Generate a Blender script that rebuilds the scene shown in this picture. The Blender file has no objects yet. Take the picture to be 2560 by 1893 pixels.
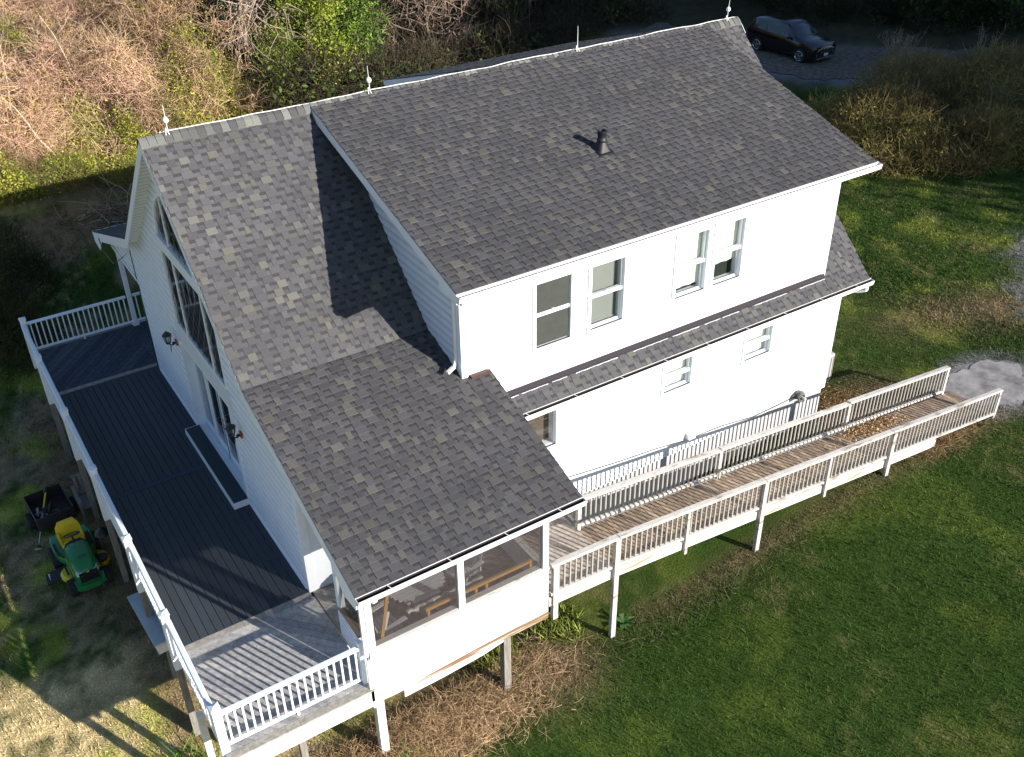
import bpy, math, random
import numpy as np
from mathutils import Vector, Matrix
random.seed(7)
rng = np.random.default_rng(11)
S = bpy.context.scene
COL = S.collection
rad = math.radians

# ------------------------------------------------------------ camera
def cam_axes(yaw, pit, rol):
    y, p, r = map(rad, (yaw, pit, rol))
    F = Vector((-math.sin(y)*math.cos(p), math.cos(y)*math.cos(p), math.sin(p)))
    right = Vector((math.cos(y), math.sin(y), 0)); up = right.cross(F)
    return math.cos(r)*right+math.sin(r)*up, -math.sin(r)*right+math.cos(r)*up, F
R_, U_, F_ = cam_axes(-32.552, -33.522, -0.823)
cd = bpy.data.cameras.new('camera'); cam = bpy.data.objects.new('camera', cd); COL.objects.link(cam)
m = Matrix((R_, U_, -F_)).transposed().to_4x4(); m.translation = (-4.157, -18.299, 13.821)
cam.matrix_world = m
cd.sensor_fit = 'HORIZONTAL'; cd.sensor_width = 36; cd.lens = 36*2541.92/2560
cd.clip_start = .1; cd.clip_end = 600
S.camera = cam

# ------------------------------------------------------------ light
SUN = Vector((.46, -1, .42)).normalized()          # towards the sun
W = bpy.data.worlds.new('World'); S.world = W; W.use_nodes = True
nt = W.node_tree; bg = nt.nodes['Background']
sky = nt.nodes.new('ShaderNodeTexSky'); sky.sky_type = 'NISHITA'; sky.sun_disc = False
sky.dust_density = .3; sky.ozone_density = 3.0; sky.sun_elevation = math.asin(SUN.z); sky.sun_rotation = math.atan2(SUN.x, SUN.y)
nt.links.new(sky.outputs[0], bg.inputs[0]); bg.inputs[1].default_value = .083
sd = bpy.data.lights.new('sun', 'SUN'); sun = bpy.data.objects.new('sun', sd); COL.objects.link(sun)
sd.energy = 5; sd.angle = rad(.5); sd.color = (1, .93, .82)
sun.rotation_euler = SUN.to_track_quat('Z', 'Y').to_euler(); sun.location = (10, -30, 30)
S.view_settings.view_transform = 'Standard'; S.view_settings.look = 'None'
S.view_settings.exposure = .9; S.view_settings.gamma = 1

# ------------------------------------------------------------ materials
def mat(name, col=(.5, .5, .5), rough=.7, var=0., scale=20., bump=0., bscale=60., attr=False, metal=0.,
        stretch=None, spec=.5, coat=0., streak=None):
    """Principled material; attr multiplies the per-face colour; var = value noise; streak=(colour, amount)."""
    M = bpy.data.materials.new(name); M.use_nodes = True
    n = M.node_tree.nodes; l = M.node_tree.links; b = n['Principled BSDF']
    b.inputs['Roughness'].default_value = rough; b.inputs['Metallic'].default_value = metal
    b.inputs['Specular IOR Level'].default_value = spec
    if coat: b.inputs['Coat Weight'].default_value = coat
    tc = n.new('ShaderNodeTexCoord'); src = tc.outputs['Object']
    if stretch:
        mp = n.new('ShaderNodeMapping'); mp.inputs['Scale'].default_value = stretch
        l.new(src, mp.inputs[0]); src = mp.outputs[0]
    out = None
    if attr:
        a = n.new('ShaderNodeAttribute'); a.attribute_name = 'Col'; out = a.outputs['Color']
    else:
        rgb = n.new('ShaderNodeRGB'); rgb.outputs[0].default_value = (*col, 1); out = rgb.outputs[0]
    if var:
        t = n.new('ShaderNodeTexNoise'); t.inputs['Scale'].default_value = scale; t.inputs['Detail'].default_value = 6
        t.inputs['Roughness'].default_value = .7
        l.new(src, t.inputs['Vector'])
        mr = n.new('ShaderNodeMapRange'); mr.inputs[1].default_value = .3; mr.inputs[2].default_value = .7
        mr.inputs[3].default_value = 1-var; mr.inputs[4].default_value = 1+var
        l.new(t.outputs[0], mr.inputs[0])
        mx = n.new('ShaderNodeVectorMath'); mx.operation = 'SCALE'
        l.new(out, mx.inputs[0]); l.new(mr.outputs[0], mx.inputs['Scale']); out = mx.outputs[0]
    if streak:
        t = n.new('ShaderNodeTexNoise'); t.inputs['Scale'].default_value = streak[2]; t.inputs['Detail'].default_value = 5
        mp = n.new('ShaderNodeMapping'); mp.inputs['Scale'].default_value = streak[3]
        l.new(tc.outputs['Object'], mp.inputs[0]); l.new(mp.outputs[0], t.inputs['Vector'])
        mr = n.new('ShaderNodeMapRange'); mr.inputs[1].default_value = streak[1]; mr.inputs[2].default_value = streak[1]+.12
        l.new(t.outputs[0], mr.inputs[0])
        mx = n.new('ShaderNodeMix'); mx.data_type = 'RGBA'
        l.new(mr.outputs[0], mx.inputs[0]); l.new(out, mx.inputs[6]); mx.inputs[7].default_value = (*streak[0], 1)
        out = mx.outputs[2]
    l.new(out, b.inputs['Base Color'])
    if bump:
        t = n.new('ShaderNodeTexNoise'); t.inputs['Scale'].default_value = bscale; t.inputs['Detail'].default_value = 4
        l.new(src, t.inputs['Vector'])
        bp = n.new('ShaderNodeBump'); bp.inputs['Strength'].default_value = bump; bp.inputs['Distance'].default_value = .02
        l.new(t.outputs[0], bp.inputs['Height']); l.new(bp.outputs[0], b.inputs['Normal'])
    return M

M_SHING = mat('shingle_granules', rough=.95, attr=True, var=.22, scale=55, bump=.25, bscale=160, spec=.15)
M_WHITE = mat('white_vinyl', (.79, .82, .87), .45, var=.05, scale=3)
M_SIDE = mat('white_siding', (.74, .77, .82), .5, var=.05, scale=2.5)
M_LAP = mat('lap_siding', rough=.5, attr=True, var=.05, scale=2.5)
M_TRIM = mat('white_painted_wood', (.78, .81, .86), .55, var=.06, scale=5)
M_OLDW = mat('weathered_white_paint', (.74, .74, .72), .7, var=.08, scale=6, streak=((.34, .31, .26), .60, 2.2, (1, 6, 9)))
M_SOFF = mat('soffit_vinyl', rough=.6, var=.05, scale=4, attr=True)
M_GUT = mat('white_aluminium', (.8, .8, .8), .35, var=.04, scale=5)
M_GUTIN = mat('gutter_inner_shade', (.018, .016, .02), .9, var=.4, scale=12)  # near-black lining colour stands in for the shade inside the channel
M_LITTER = mat('gutter_litter', (.45, .33, .25), .95, var=.4, scale=30)
M_FLASH = mat('brown_flashing', (.07, .038, .034), .5, var=.15, scale=20)
M_FLASHD = mat('dark_step_flashing', (.018, .014, .022), .8, var=.15, scale=20)
M_DECKC = mat('dark_composite', rough=.75, attr=True, var=.12, scale=8, stretch=(8, 1, 1), bump=.1, bscale=40, spec=.3)
M_DECKW = mat('grey_weathered_boards', rough=.85, attr=True, var=.35, scale=9, bump=.3, bscale=25, spec=.2)
M_POSTW = mat('weathered_grey_timber', (.23, .21, .19), .9, var=.45, scale=9, stretch=(4, 4, .35), bump=.4, bscale=14, spec=.2)
M_RAMPR = mat('weathered_ramp_rail', (.50, .475, .45), .85, var=.16, scale=7, stretch=(.6, 3, 3), bump=.2, bscale=20, spec=.2,
              streak=((.26, .22, .19), .56, 3.5, (.5, 2, 2)))
M_BLACK = mat('black_metal', (.02, .02, .022), .45, var=.1, scale=20)
M_RUB = mat('black_rubber', (.018, .018, .02), .85, var=.2, scale=20)
M_DARK = mat('dark_room', (.02, .022, .022), .9)
M_FOUND = mat('painted_foundation', (.42, .42, .44), .85, var=.12, scale=4, bump=.3, bscale=20)
M_COPPER = mat('copper_plate', (.42, .12, .05), .4, var=.2, scale=20, metal=.4)
M_VENT = mat('black_vent_plastic', (.010, .010, .016), .55, var=.1, scale=10)
M_BLIND = mat('blind_slats', (.28, .285, .28), .6, var=.03)
M_SHADE = mat('roller_shade', (.86, .86, .83), .7, var=.03)
M_SCRD = mat('dark_insect_screen', (.042, .047, .044), .6, var=.15, scale=5)
M_WOODY = mat('new_pine', (.62, .36, .13), .7, var=.2, scale=10, stretch=(1, 6, 6))
M_WRAP = mat('plastic_wrap', (.55, .53, .52), .25, var=.3, scale=30, bump=.8, bscale=25)
M_PLASW = mat('white_plastic', (.7, .7, .72), .5)
M_TUFT = mat('plant_blades', rough=.8, attr=True, spec=.15)
M_TWIG = mat('bark_twigs', rough=.9, attr=True, var=.15, scale=3, spec=.1)
M_BARK = mat('tree_bark', (.16, .125, .095), .95, var=.35, scale=6, bump=.6, bscale=18, stretch=(1, 1, .3), spec=.1)
M_PALE = mat('pale_bark', (.46, .38, .30), .9, var=.25, scale=5, bump=.4, bscale=12, spec=.1)

def leaf_mat():
    M = bpy.data.materials.new('leaves'); M.use_nodes = True
    n = M.node_tree.nodes; l = M.node_tree.links; b = n['Principled BSDF']
    a = n.new('ShaderNodeAttribute'); a.attribute_name = 'Col'
    l.new(a.outputs['Color'], b.inputs['Base Color']); b.inputs['Roughness'].default_value = .6
    b.inputs['Specular IOR Level'].default_value = .25
    t = n.new('ShaderNodeBsdfTranslucent'); l.new(a.outputs['Color'], t.inputs[0])
    mx = n.new('ShaderNodeMixShader'); mx.inputs[0].default_value = .3
    l.new(b.outputs[0], mx.inputs[1]); l.new(t.outputs[0], mx.inputs[2])
    l.new(mx.outputs[0], n['Material Output'].inputs[0]); return M
M_LEAF = leaf_mat()

def glass_mat(name, tint, extra=0.0, rough=.01):
    M = bpy.data.materials.new(name); M.use_nodes = True
    n = M.node_tree.nodes; l = M.node_tree.links
    tr = n.new('ShaderNodeBsdfTransparent'); tr.inputs[0].default_value = (*tint, 1)
    gl = n.new('ShaderNodeBsdfGlossy'); gl.inputs['Roughness'].default_value = rough
    fr = n.new('ShaderNodeLayerWeight'); fr.inputs[0].default_value = .5
    pw = n.new('ShaderNodeMath'); pw.operation = 'POWER'; pw.inputs[1].default_value = 4; l.new(fr.outputs['Facing'], pw.inputs[0])
    ad = n.new('ShaderNodeMath'); ad.operation = 'ADD'; ad.inputs[1].default_value = extra+.04; ad.use_clamp = True
    l.new(pw.outputs[0], ad.inputs[0])
    mx = n.new('ShaderNodeMixShader'); l.new(ad.outputs[0], mx.inputs[0]); l.new(tr.outputs[0], mx.inputs[1]); l.new(gl.outputs[0], mx.inputs[2])
    l.new(mx.outputs[0], n['Material Output'].inputs[0]); return M
M_GLASS = glass_mat('window_glass', (.93, .95, .94), .02)
def screen_mat():
    M = bpy.data.materials.new('insect_screen'); M.use_nodes = True
    n = M.node_tree.nodes; l = M.node_tree.links
    tr = n.new('ShaderNodeBsdfTransparent'); df = n.new('ShaderNodeBsdfDiffuse'); df.inputs[0].default_value = (.055, .045, .045, 1)
    mx = n.new('ShaderNodeMixShader'); mx.inputs[0].default_value = .36
    l.new(tr.outputs[0], mx.inputs[1]); l.new(df.outputs[0], mx.inputs[2]); l.new(mx.outputs[0], n['Material Output'].inputs[0]); return M
M_SCREEN = screen_mat()

# ------------------------------------------------------------ mesh helpers
class MB:
    def __init__(s): s.v = []; s.f = []; s.c = []; s.m = []; s.cm = 0
    def face(s, pts, c=None, mi=None):
        i = len(s.v); s.v.extend([tuple(p) for p in pts]); s.f.append(tuple(range(i, i+len(pts)))); s.c.append(c); s.m.append(s.cm if mi is None else mi)
    def hexa(s, p, c=None, mi=None):
        """8 points: bottom ring 0-3 counter clockwise, top ring 4-7."""
        i = len(s.v); s.v.extend([tuple(q) for q in p])
        for f in ((3, 2, 1, 0), (4, 5, 6, 7), (0, 1, 5, 4), (1, 2, 6, 5), (2, 3, 7, 6), (3, 0, 4, 7)):
            s.f.append(tuple(i+k for k in f)); s.c.append(c); s.m.append(s.cm if mi is None else mi)
    def box(s, x0, y0, z0, x1, y1, z1, c=None, mi=None):
        if x0 > x1: x0, x1 = x1, x0
        if y0 > y1: y0, y1 = y1, y0
        if z0 > z1: z0, z1 = z1, z0
        s.hexa([(x0, y0, z0), (x1, y0, z0), (x1, y1, z0), (x0, y1, z0), (x0, y0, z1), (x1, y0, z1), (x1, y1, z1), (x0, y1, z1)], c, mi)
    def bar(s, a, b, w, h, up=(0, 0, 1), c=None, mi=None):
        """box beam from a to b; w = width across, h = height along up."""
        a = Vector(a); b = Vector(b); d = (b-a).normalized(); u = Vector(up)
        side = d.cross(u).normalized(); u = side.cross(d).normalized()
        w /= 2; h /= 2
        s.hexa([a-side*w-u*h, b-side*w-u*h, b+side*w-u*h, a+side*w-u*h, a-side*w+u*h, b-side*w+u*h, b+side*w+u*h, a+side*w+u*h], c, mi)
    def tube(s, pts, r, n=8, c=None, cap=True, mi=None):
        pts = [Vector(p) for p in pts]; rs = r if isinstance(r, (list, tuple)) else [r]*len(pts)
        base = len(s.v); prev = None
        for k, p in enumerate(pts):
            d = (pts[min(k+1, len(pts)-1)]-pts[max(k-1, 0)])
            d = d.normalized() if d.length > 1e-9 else Vector((0, 0, 1))
            if prev is None:
                a = d.orthogonal().normalized()
            else:
                a = prev-d*prev.dot(d); a = a.normalized() if a.length > 1e-6 else d.orthogonal().normalized()
            prev = a; b = d.cross(a)
            for j in range(n):
                t = 2*math.pi*j/n; s.v.append(tuple(p+(a*math.cos(t)+b*math.sin(t))*rs[k]))
        mm = s.cm if mi is None else mi
        for k in range(len(pts)-1):
            for j in range(n):
                s.f.append((base+k*n+j, base+k*n+(j+1) % n, base+(k+1)*n+(j+1) % n, base+(k+1)*n+j)); s.c.append(c); s.m.append(mm)
        if cap:
            s.f.append(tuple(base+j for j in reversed(range(n)))); s.c.append(c); s.m.append(mm)
            s.f.append(tuple(base+(len(pts)-1)*n+j for j in range(n))); s.c.append(c); s.m.append(mm)
    def lathe(s, prof, cx, cy, n=16, c=None, mi=None):
        s.loft([[(cx+r*math.cos(2*math.pi*j/n), cy+r*math.sin(2*math.pi*j/n), z) for j in range(n)] for r, z in prof], c, mi)
    def loft(s, rings, c=None, mi=None, caps=True):
        base = len(s.v); n = len(rings[0]); mm = s.cm if mi is None else mi
        for rg in rings: s.v.extend([tuple(p) for p in rg])
        for k in range(len(rings)-1):
            for j in range(n):
                s.f.append((base+k*n+j, base+k*n+(j+1) % n, base+(k+1)*n+(j+1) % n, base+(k+1)*n+j)); s.c.append(c); s.m.append(mm)
        if caps:
            s.f.append(tuple(base+j for j in reversed(range(n)))); s.c.append(c); s.m.append(mm)
            s.f.append(tuple(base+(len(rings)-1)*n+j for j in range(n))); s.c.append(c); s.m.append(mm)
    def prism(s, poly, a, b, axis, c=None, mi=None):
        """poly of 2-D points extruded along axis ('x','y','z') from a to b."""
        def P(p, t): return {'x': (t, p[0], p[1]), 'y': (p[0], t, p[1]), 'z': (p[0], p[1], t)}[axis]
        s.loft([[P(p, a) for p in poly], [P(p, b) for p in poly]], c, mi)
    def build(s, name, mats, parent=None, smooth=False, bevel=0, base=None):
        me = bpy.data.meshes.new(name)
        me.from_pydata(s.v, [], s.f)
        if not isinstance(mats, (list, tuple)): mats = [mats]
        for q in mats: me.materials.append(q)
        if len(mats) > 1: me.polygons.foreach_set('material_index', s.m)
        if any(c is not None for c in s.c):
            a = me.attributes.new('Col', 'FLOAT_COLOR', 'FACE')
            a.data.foreach_set('color', np.array([(*(c or (.5, .5, .5)), 1) for c in s.c], dtype=np.float32).ravel())
        import bmesh
        bm = bmesh.new(); bm.from_mesh(me); bmesh.ops.remove_doubles(bm, verts=bm.verts, dist=1e-6) if (smooth or bevel) else None
        bmesh.ops.recalc_face_normals(bm, faces=bm.faces) if len(bm.faces) < 30000 else None
        bm.to_mesh(me); bm.free()
        if smooth:
            me.polygons.foreach_set('use_smooth', [True]*len(me.polygons))
            if hasattr(me, 'set_sharp_from_angle'): me.set_sharp_from_angle(angle=rad(40))
        o = bpy.data.objects.new(name, me); COL.objects.link(o)
        if parent is not None: o.parent = parent
        if bevel:
            md = o.modifiers.new('Bevel', 'BEVEL'); md.width = bevel; md.segments = 2; md.limit_method = 'ANGLE'; md.angle_limit = rad(35)
        return o

def thing(name, label, cat, loc=(0, 0, 0), rz=0, group=None):
    o = bpy.data.objects.new(name, None); COL.objects.link(o); o.location = loc; o.rotation_euler = (0, 0, rz)
    o.empty_display_size = .2
    return tag(o, label, cat, group)
def tag(o, label, cat=None, group=None):
    o['label'] = label
    if cat: o['category'] = cat
    if group: o['group'] = group
    return o
def kind(o, k, label=None, cat=None):
    o['kind'] = k
    if label: o['label'] = label
    if cat: o['category'] = cat
    return o
def kids(o): return [c for c in bpy.data.objects if c.parent is o]
def copy_tree(o, parent=None):
    c = o.copy(); COL.objects.link(c); c.parent = parent
    for k in kids(o): copy_tree(k, c)
    return c

def sst(a, b, x):
    t = np.clip((x-a)/(b-a), 0, 1); return t*t*(3-2*t)
def gh(x, y):
    """height of the ground"""
    x = np.asarray(x, float); y = np.asarray(y, float)
    return -2.12+.6*sst(3.5, 13, x)+.52*sst(18, 34, x)+.03*np.sin(x*.9+y*.5)*np.cos(y*.7)
def G(x, y): return float(gh(x, y))

# ------------------------------------------------------------ value noise (numpy) for colours
_tab = np.random.default_rng(5).random((256, 256))
def vnoise(x, y):
    xi = np.floor(x).astype(int); yi = np.floor(y).astype(int); fx = x-xi; fy = y-yi
    fx = fx*fx*(3-2*fx); fy = fy*fy*(3-2*fy)
    g = lambda i, j: _tab[i % 256, j % 256]
    return (g(xi, yi)*(1-fx)+g(xi+1, yi)*fx)*(1-fy)+(g(xi, yi+1)*(1-fx)+g(xi+1, yi+1)*fx)*fy
def fbm(x, y, o=4):
    s = 0; a = .5; t = 0
    for k in range(o):
        s = s+a*vnoise(x*2**k+17*k, y*2**k+31*k); t += a; a *= .55
    return s/t

def lawn_col(x, y):
    """colour of turf at (x, y): green, straw and bare patches."""
    x = np.asarray(x, float); y = np.asarray(y, float)
    n1 = fbm(x*.35+3, y*.35+9); n2 = fbm(x*1.6+40, y*1.6+4); n3 = fbm(x*5+7, y*5+1, 3)
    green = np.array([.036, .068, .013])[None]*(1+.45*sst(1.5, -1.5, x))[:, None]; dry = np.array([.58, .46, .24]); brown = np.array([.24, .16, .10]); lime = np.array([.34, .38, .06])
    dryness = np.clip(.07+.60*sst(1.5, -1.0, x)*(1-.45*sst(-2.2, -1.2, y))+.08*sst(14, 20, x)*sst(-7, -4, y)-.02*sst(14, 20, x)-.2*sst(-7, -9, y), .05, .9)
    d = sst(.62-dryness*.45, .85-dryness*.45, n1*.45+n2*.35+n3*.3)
    rt = sst(1.5, 3.5, x)[:, None]; sh_ = (sst(-2.4, -1.2, y)*(1-rt[:, 0]))[:, None]; dry = dry[None]*(1-sh_)+np.array([[.27, .21, .12]])*sh_; dry = dry*(1-rt)+np.array([[.105, .105, .038]])*rt  # straw darkened past the deck's shadow line, painting in the left yard's shade
    c = green*(1-d[:, None])+dry*d[:, None]
    li = sst(.50, .66, fbm(x*.8+90, y*.8+13))*.7*(.12+.88*sst(1.5, -1.0, x)+.25*sst(14, 20, x)*sst(-7, -4, y))
    c = c*(1-li[:, None])+lime*li[:, None]
    # dead stalks beside the porch and along the ramp
    e = (y+6.95-.25*np.sin(x*1.1))/.85
    b = np.exp(-e*e)*sst(-3.2, -1.5, x)*(1-sst(3.6, 5.4, x))
    b = np.maximum(b, .45*np.exp(-((y+7.2)/.32)**2)*sst(4, 8, x)*(1-sst(18, 20, x)))
    b = np.maximum(b, .9*np.exp(-((y+5)/1.0)**2)*sst(13, 14, x)*(1-sst(15.5, 18, x)))
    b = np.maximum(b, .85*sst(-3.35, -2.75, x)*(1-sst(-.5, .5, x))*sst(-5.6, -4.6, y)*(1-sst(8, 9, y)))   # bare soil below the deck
    b = b*(.55+.6*n2)
    b = np.maximum(b, .8*np.exp(-((x-21.5)/2.6)**2-((y+3.3+.3*(x-21))/1.1)**2)*(n2+.3))
    b = np.maximum(b, sst(.45, .6, n1)*.75*sst(12, 15, y)*(1-sst(30, 34, x)))
    b = np.maximum(b, .9*sst(20, 24, y+.0*x)*(x < 26))
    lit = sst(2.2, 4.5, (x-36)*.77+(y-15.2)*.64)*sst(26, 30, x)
    b = np.clip(b, 0, 1)[:, None]
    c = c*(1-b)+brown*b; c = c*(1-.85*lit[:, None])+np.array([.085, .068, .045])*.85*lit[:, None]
    gm = np.maximum(1-sst(.85, 1.75, np.hypot((x-18.75)/1.35, (y+6.15)/.93)-.35*(n3-.5)), 0)
    gm = np.maximum(gm, (1-sst(2.3, 4.6, np.abs((x-36)*.77+(y-15.2)*.64)+1.6*(n2-.5)))*sst(30, 32, x)*(x < 60))
    gm = np.maximum(gm, 1-sst(.7, 1.25, np.hypot((x-27.8)/5.2, (y+4.1-.3*(x-28))/2.8)+.5*(n2-.5)+.3*(n3-.5)))
    gm = (gm*np.clip(.8+.5*n3, 0, 1))[:, None]; c = c*(1-gm)+np.array([.20, .19, .195])*gm
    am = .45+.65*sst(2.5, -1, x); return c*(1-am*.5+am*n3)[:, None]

# ------------------------------------------------------------ ground sheet
def axis(parts):
    out = []
    for a, b, s in parts: out += list(np.arange(a, b, s))
    return np.array(out+[parts[-1][1]])
gx = axis([(-60, -8, 3), (-8, 24, .16), (24, 50, .5), (50, 150, 5)])
gy = axis([(-90, -16, 4), (-16, 6, .16), (6, 34, .4), (34, 160, 5)])
XX, YY = np.meshgrid(gx, gy); xs = XX.ravel(); ys = YY.ravel(); zs = gh(xs, ys)
nx, ny = len(gx), len(gy)
idx = np.arange(nx*ny).reshape(ny, nx)
quads = np.stack([idx[:-1, :-1], idx[:-1, 1:], idx[1:, 1:], idx[1:, :-1]], -1).reshape(-1, 4)
def np_mesh(name, V, Fs, colors, mats, parent=None, domain='FACE', mi=None):
    """V (n,3); Fs list of (k, sides) arrays; colours per face (or per point)."""
    me = bpy.data.meshes.new(name)
    me.vertices.add(len(V)); me.vertices.foreach_set('co', np.asarray(V, np.float32).ravel())
    nl = sum(f.size for f in Fs); npoly = sum(len(f) for f in Fs)
    me.loops.add(nl); me.polygons.add(npoly)
    me.loops.foreach_set('vertex_index', np.concatenate([f.ravel() for f in Fs]).astype(np.int32))
    tot = np.concatenate([np.full(len(f), f.shape[1]) for f in Fs]).astype(np.int32)
    st = np.concatenate([[0], np.cumsum(tot)[:-1]]).astype(np.int32)
    me.polygons.foreach_set('loop_start', st)
    try: me.polygons.foreach_set('loop_total', tot)
    except Exception: pass
    for q in (mats if isinstance(mats, (list, tuple)) else [mats]): me.materials.append(q)
    if mi is not None: me.polygons.foreach_set('material_index', np.asarray(mi, np.int32))
    me.update(calc_edges=True)
    if colors is not None:
        a = me.attributes.new('Col', 'FLOAT_COLOR', domain)
        a.data.foreach_set('color', np.concatenate([np.asarray(colors, np.float32), np.ones((len(colors), 1), np.float32)], 1).ravel())
    o = bpy.data.objects.new(name, me); COL.objects.link(o)
    if parent is not None: o.parent = parent
    return o
M_GROUND = mat('turf_soil', rough=1, attr=True, var=.55, scale=30, bump=.9, bscale=22, spec=.05)
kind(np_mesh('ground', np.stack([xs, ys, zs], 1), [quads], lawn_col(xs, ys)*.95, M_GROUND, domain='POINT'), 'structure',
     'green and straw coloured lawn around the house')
M_GRAVEL = mat('grey_gravel', (.17, .145, .12), 1, var=.6, scale=5, bump=.9, bscale=20, spec=.05)
M_CONC = mat('dusty_concrete', (.27, .26, .26), .95, var=.5, scale=2.2, bump=.3, bscale=30, spec=.1)
def sheet(name, poly_rows, m_, dz, label):
    mb = MB()
    for (a, b), (c_, d) in zip(poly_rows[:-1], poly_rows[1:]):
        k = 6
        for i in range(k):
            L = lambda p, q, t: (p[0]+(q[0]-p[0])*t, p[1]+(q[1]-p[1])*t)
            P = [L(a, b, i/k), L(a, b, (i+1)/k), L(c_, d, (i+1)/k), L(c_, d, i/k)]
            mb.face([(x, y, G(x, y)+dz) for x, y in P])
    return kind(mb.build(name, m_), 'structure', label)
def road(cl, w):
    rows = []
    pts = []
    for i in range(len(cl)-1):
        for t in np.linspace(0, 1, 25)[:-1]:
            p0 = cl[max(i-1, 0)]; p1 = cl[i]; p2 = cl[i+1]; p3 = cl[min(i+2, len(cl)-1)]
            pts.append([.5*((2*p1[k])+(-p0[k]+p2[k])*t+(2*p0[k]-5*p1[k]+4*p2[k]-p3[k])*t*t+(-p0[k]+3*p1[k]-3*p2[k]+p3[k])*t**3) for k in (0, 1)])
    pts.append(list(cl[-1]))
    for i, p in enumerate(pts):
        a = pts[max(i-1, 0)]; b = pts[min(i+1, len(pts)-1)]
        d = Vector((b[0]-a[0], b[1]-a[1])).normalized(); n_ = Vector((-d.y, d.x))
        ww = w/2*(1+.10*math.sin(i*.55)+.05*math.sin(i*1.9+1)+random.uniform(-.04, .04))
        rows.append(((p[0]+n_.x*ww, p[1]+n_.y*ww), (p[0]-n_.x*ww, p[1]-n_.y*ww)))
    return rows
sheet('driveway', road([(31.5, 25), (33.6, 20), (35.6, 15.8), (40, 12.2), (46.5, 8), (56, 3)], 5.4), M_GRAVEL, .03, 'grey gravel driveway past the parked car')
mb = MB(); pp = []
for i in range(90):
    t = 2*math.pi*i/90; r = 1+.10*math.sin(3*t)+.06*math.sin(7*t+1)+.03*math.sin(17*t)+random.uniform(-.035, .035)
    x, y = 18.75+1.35*r*math.cos(t)*(1 if math.cos(t) > 0 else .95), -6.15+.85*r*math.sin(t)*1.1
    pp.append((x, y, G(x, y)+.014))
mb.face(pp)
kind(mb.build('path', M_CONC), 'structure', 'pale dusty concrete pad at the foot of the ramp')

# ------------------------------------------------------------ house dimensions
o_, zr, yb, zb, ye, ze = .29, 7.43, 3.6, 4.06, 7.76, 2.615
xp, xd, xdr, yw, yde, zde, xd2, xd2r, L_ = 3.95, 3.39, 2.97, 4.83, 5.47, 5.77, 12.87, 13.15, 13.84
yse, w_ = 5.16, 4.66
s1 = (zr-zb)/yb; s2 = (zb-ze)/(ye-yb); s3 = (zr-zde)/yde; zse = zr-s1*yse
def rz(y):                                             # top of the roof along the porch section
    y = abs(y); return zr-s1*y if y < yb else zb-s2*(y-yb)
house = thing('house', 'white two-storey house with a grey shingle roof and long shed dormers', 'house')

# ---- shingles: real courses with raised tabs
PAL = [(.073, .072, .079), (.068, .067, .074), (.079, .078, .084), (.063, .063, .070), (.092, .091, .085), (.083, .082, .081), (.102, .100, .092)]
def shingles(mb, x0, x1, ya, yb_, zf, sgn=-1, lift=.016, tone=1., seed=0, warp=0):
    """rows run along x; from the low edge (|y|=ya) up to |y|=yb_ on the plane z=zf(|y|)."""
    r = random.Random(seed)
    sl = (zf(yb_)-zf(ya))/(ya-yb_); k = math.sqrt(1+sl*sl)          # slope length per unit |y|
    nrm = Vector((0, sgn*sl/k, 1/k))
    e = .143; total = (ya-yb_)*k; n = int(math.ceil(total/e))
    def P(x, v, h):
        yy = ya-v/k; q = Vector((x, sgn*yy, zf(yy)))+nrm*h
        if warp: q.z += warp*math.sin(x*.9+1)*math.sin(yy*1.3)
        return q
    for i in range(n):
        v0 = i*e; v1 = min((i+1)*e, total)
        x = x0-r.random()*.3; raised = r.random() < .5
        while x < x1:
            wd = r.uniform(.08, .21) if raised else r.uniform(.06, .16)
            a, b = max(x, x0), min(x+wd, x1)
            if b > a+.004:
                if raised:
                    c = r.choice(PAL[:4]) if r.random() < .80 else r.choice(PAL[4:])
                else:
                    c = r.choice(PAL[:3]) if r.random() < .8 else PAL[5]
                f = tone*r.uniform(.88, 1.10)*(.93+.16*float(vnoise(np.array(a*.9+9), np.array(v0*1.1+i*.03)))); c = tuple(q*f for q in c)
                hb = lift+(.009 if raised else 0); ht = .003+(.006 if raised else 0)
                if raised:
                    mb.face([P(a, v0, hb), P(b, v0, hb), P(b, v1, ht), P(a, v1, ht)], c)
                    mb.face([P(a, v0, -.004), P(b, v0, -.004), P(b, v0, hb), P(a, v0, hb)], tuple(q*1.15 for q in c))
                    for xx in (a, b): mb.face([P(xx, v0, -.004), P(xx, v0, hb), P(xx, v1, ht), P(xx, v1, -.004)], tuple(q*.8 for q in c))
                else:
                    vm = v1-(v1-v0)*.42; hm = .3*hb+.7*ht
                    mb.face([P(a, v0, hb), P(b, v0, hb), P(b, vm, hm), P(a, vm, hm)], c)
                    mb.face([P(a, vm, hm), P(b, vm, hm), P(b, v1, ht), P(a, v1, ht)], tuple(q*.58*tone for q in PAL[0]))   # darker granule band
                    mb.face([P(a, v0, -.004), P(b, v0, -.004), P(b, v0, hb), P(a, v0, hb)], tuple(q*1.1 for q in c))
            x += wd; raised = not raised
fm = lambda y: zr-s1*y
fp = lambda y: zb-s2*(y-yb)
fd = lambda y: zr-s3*y+.01
T = 1.12
def roof_part(name, calls, label=None):
    mb = MB()
    for i, a in enumerate(calls): shingles(mb, *a[0], **a[1])
    o = mb.build(name, M_SHING, house)
    if label: o['label'] = label
    return o
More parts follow.
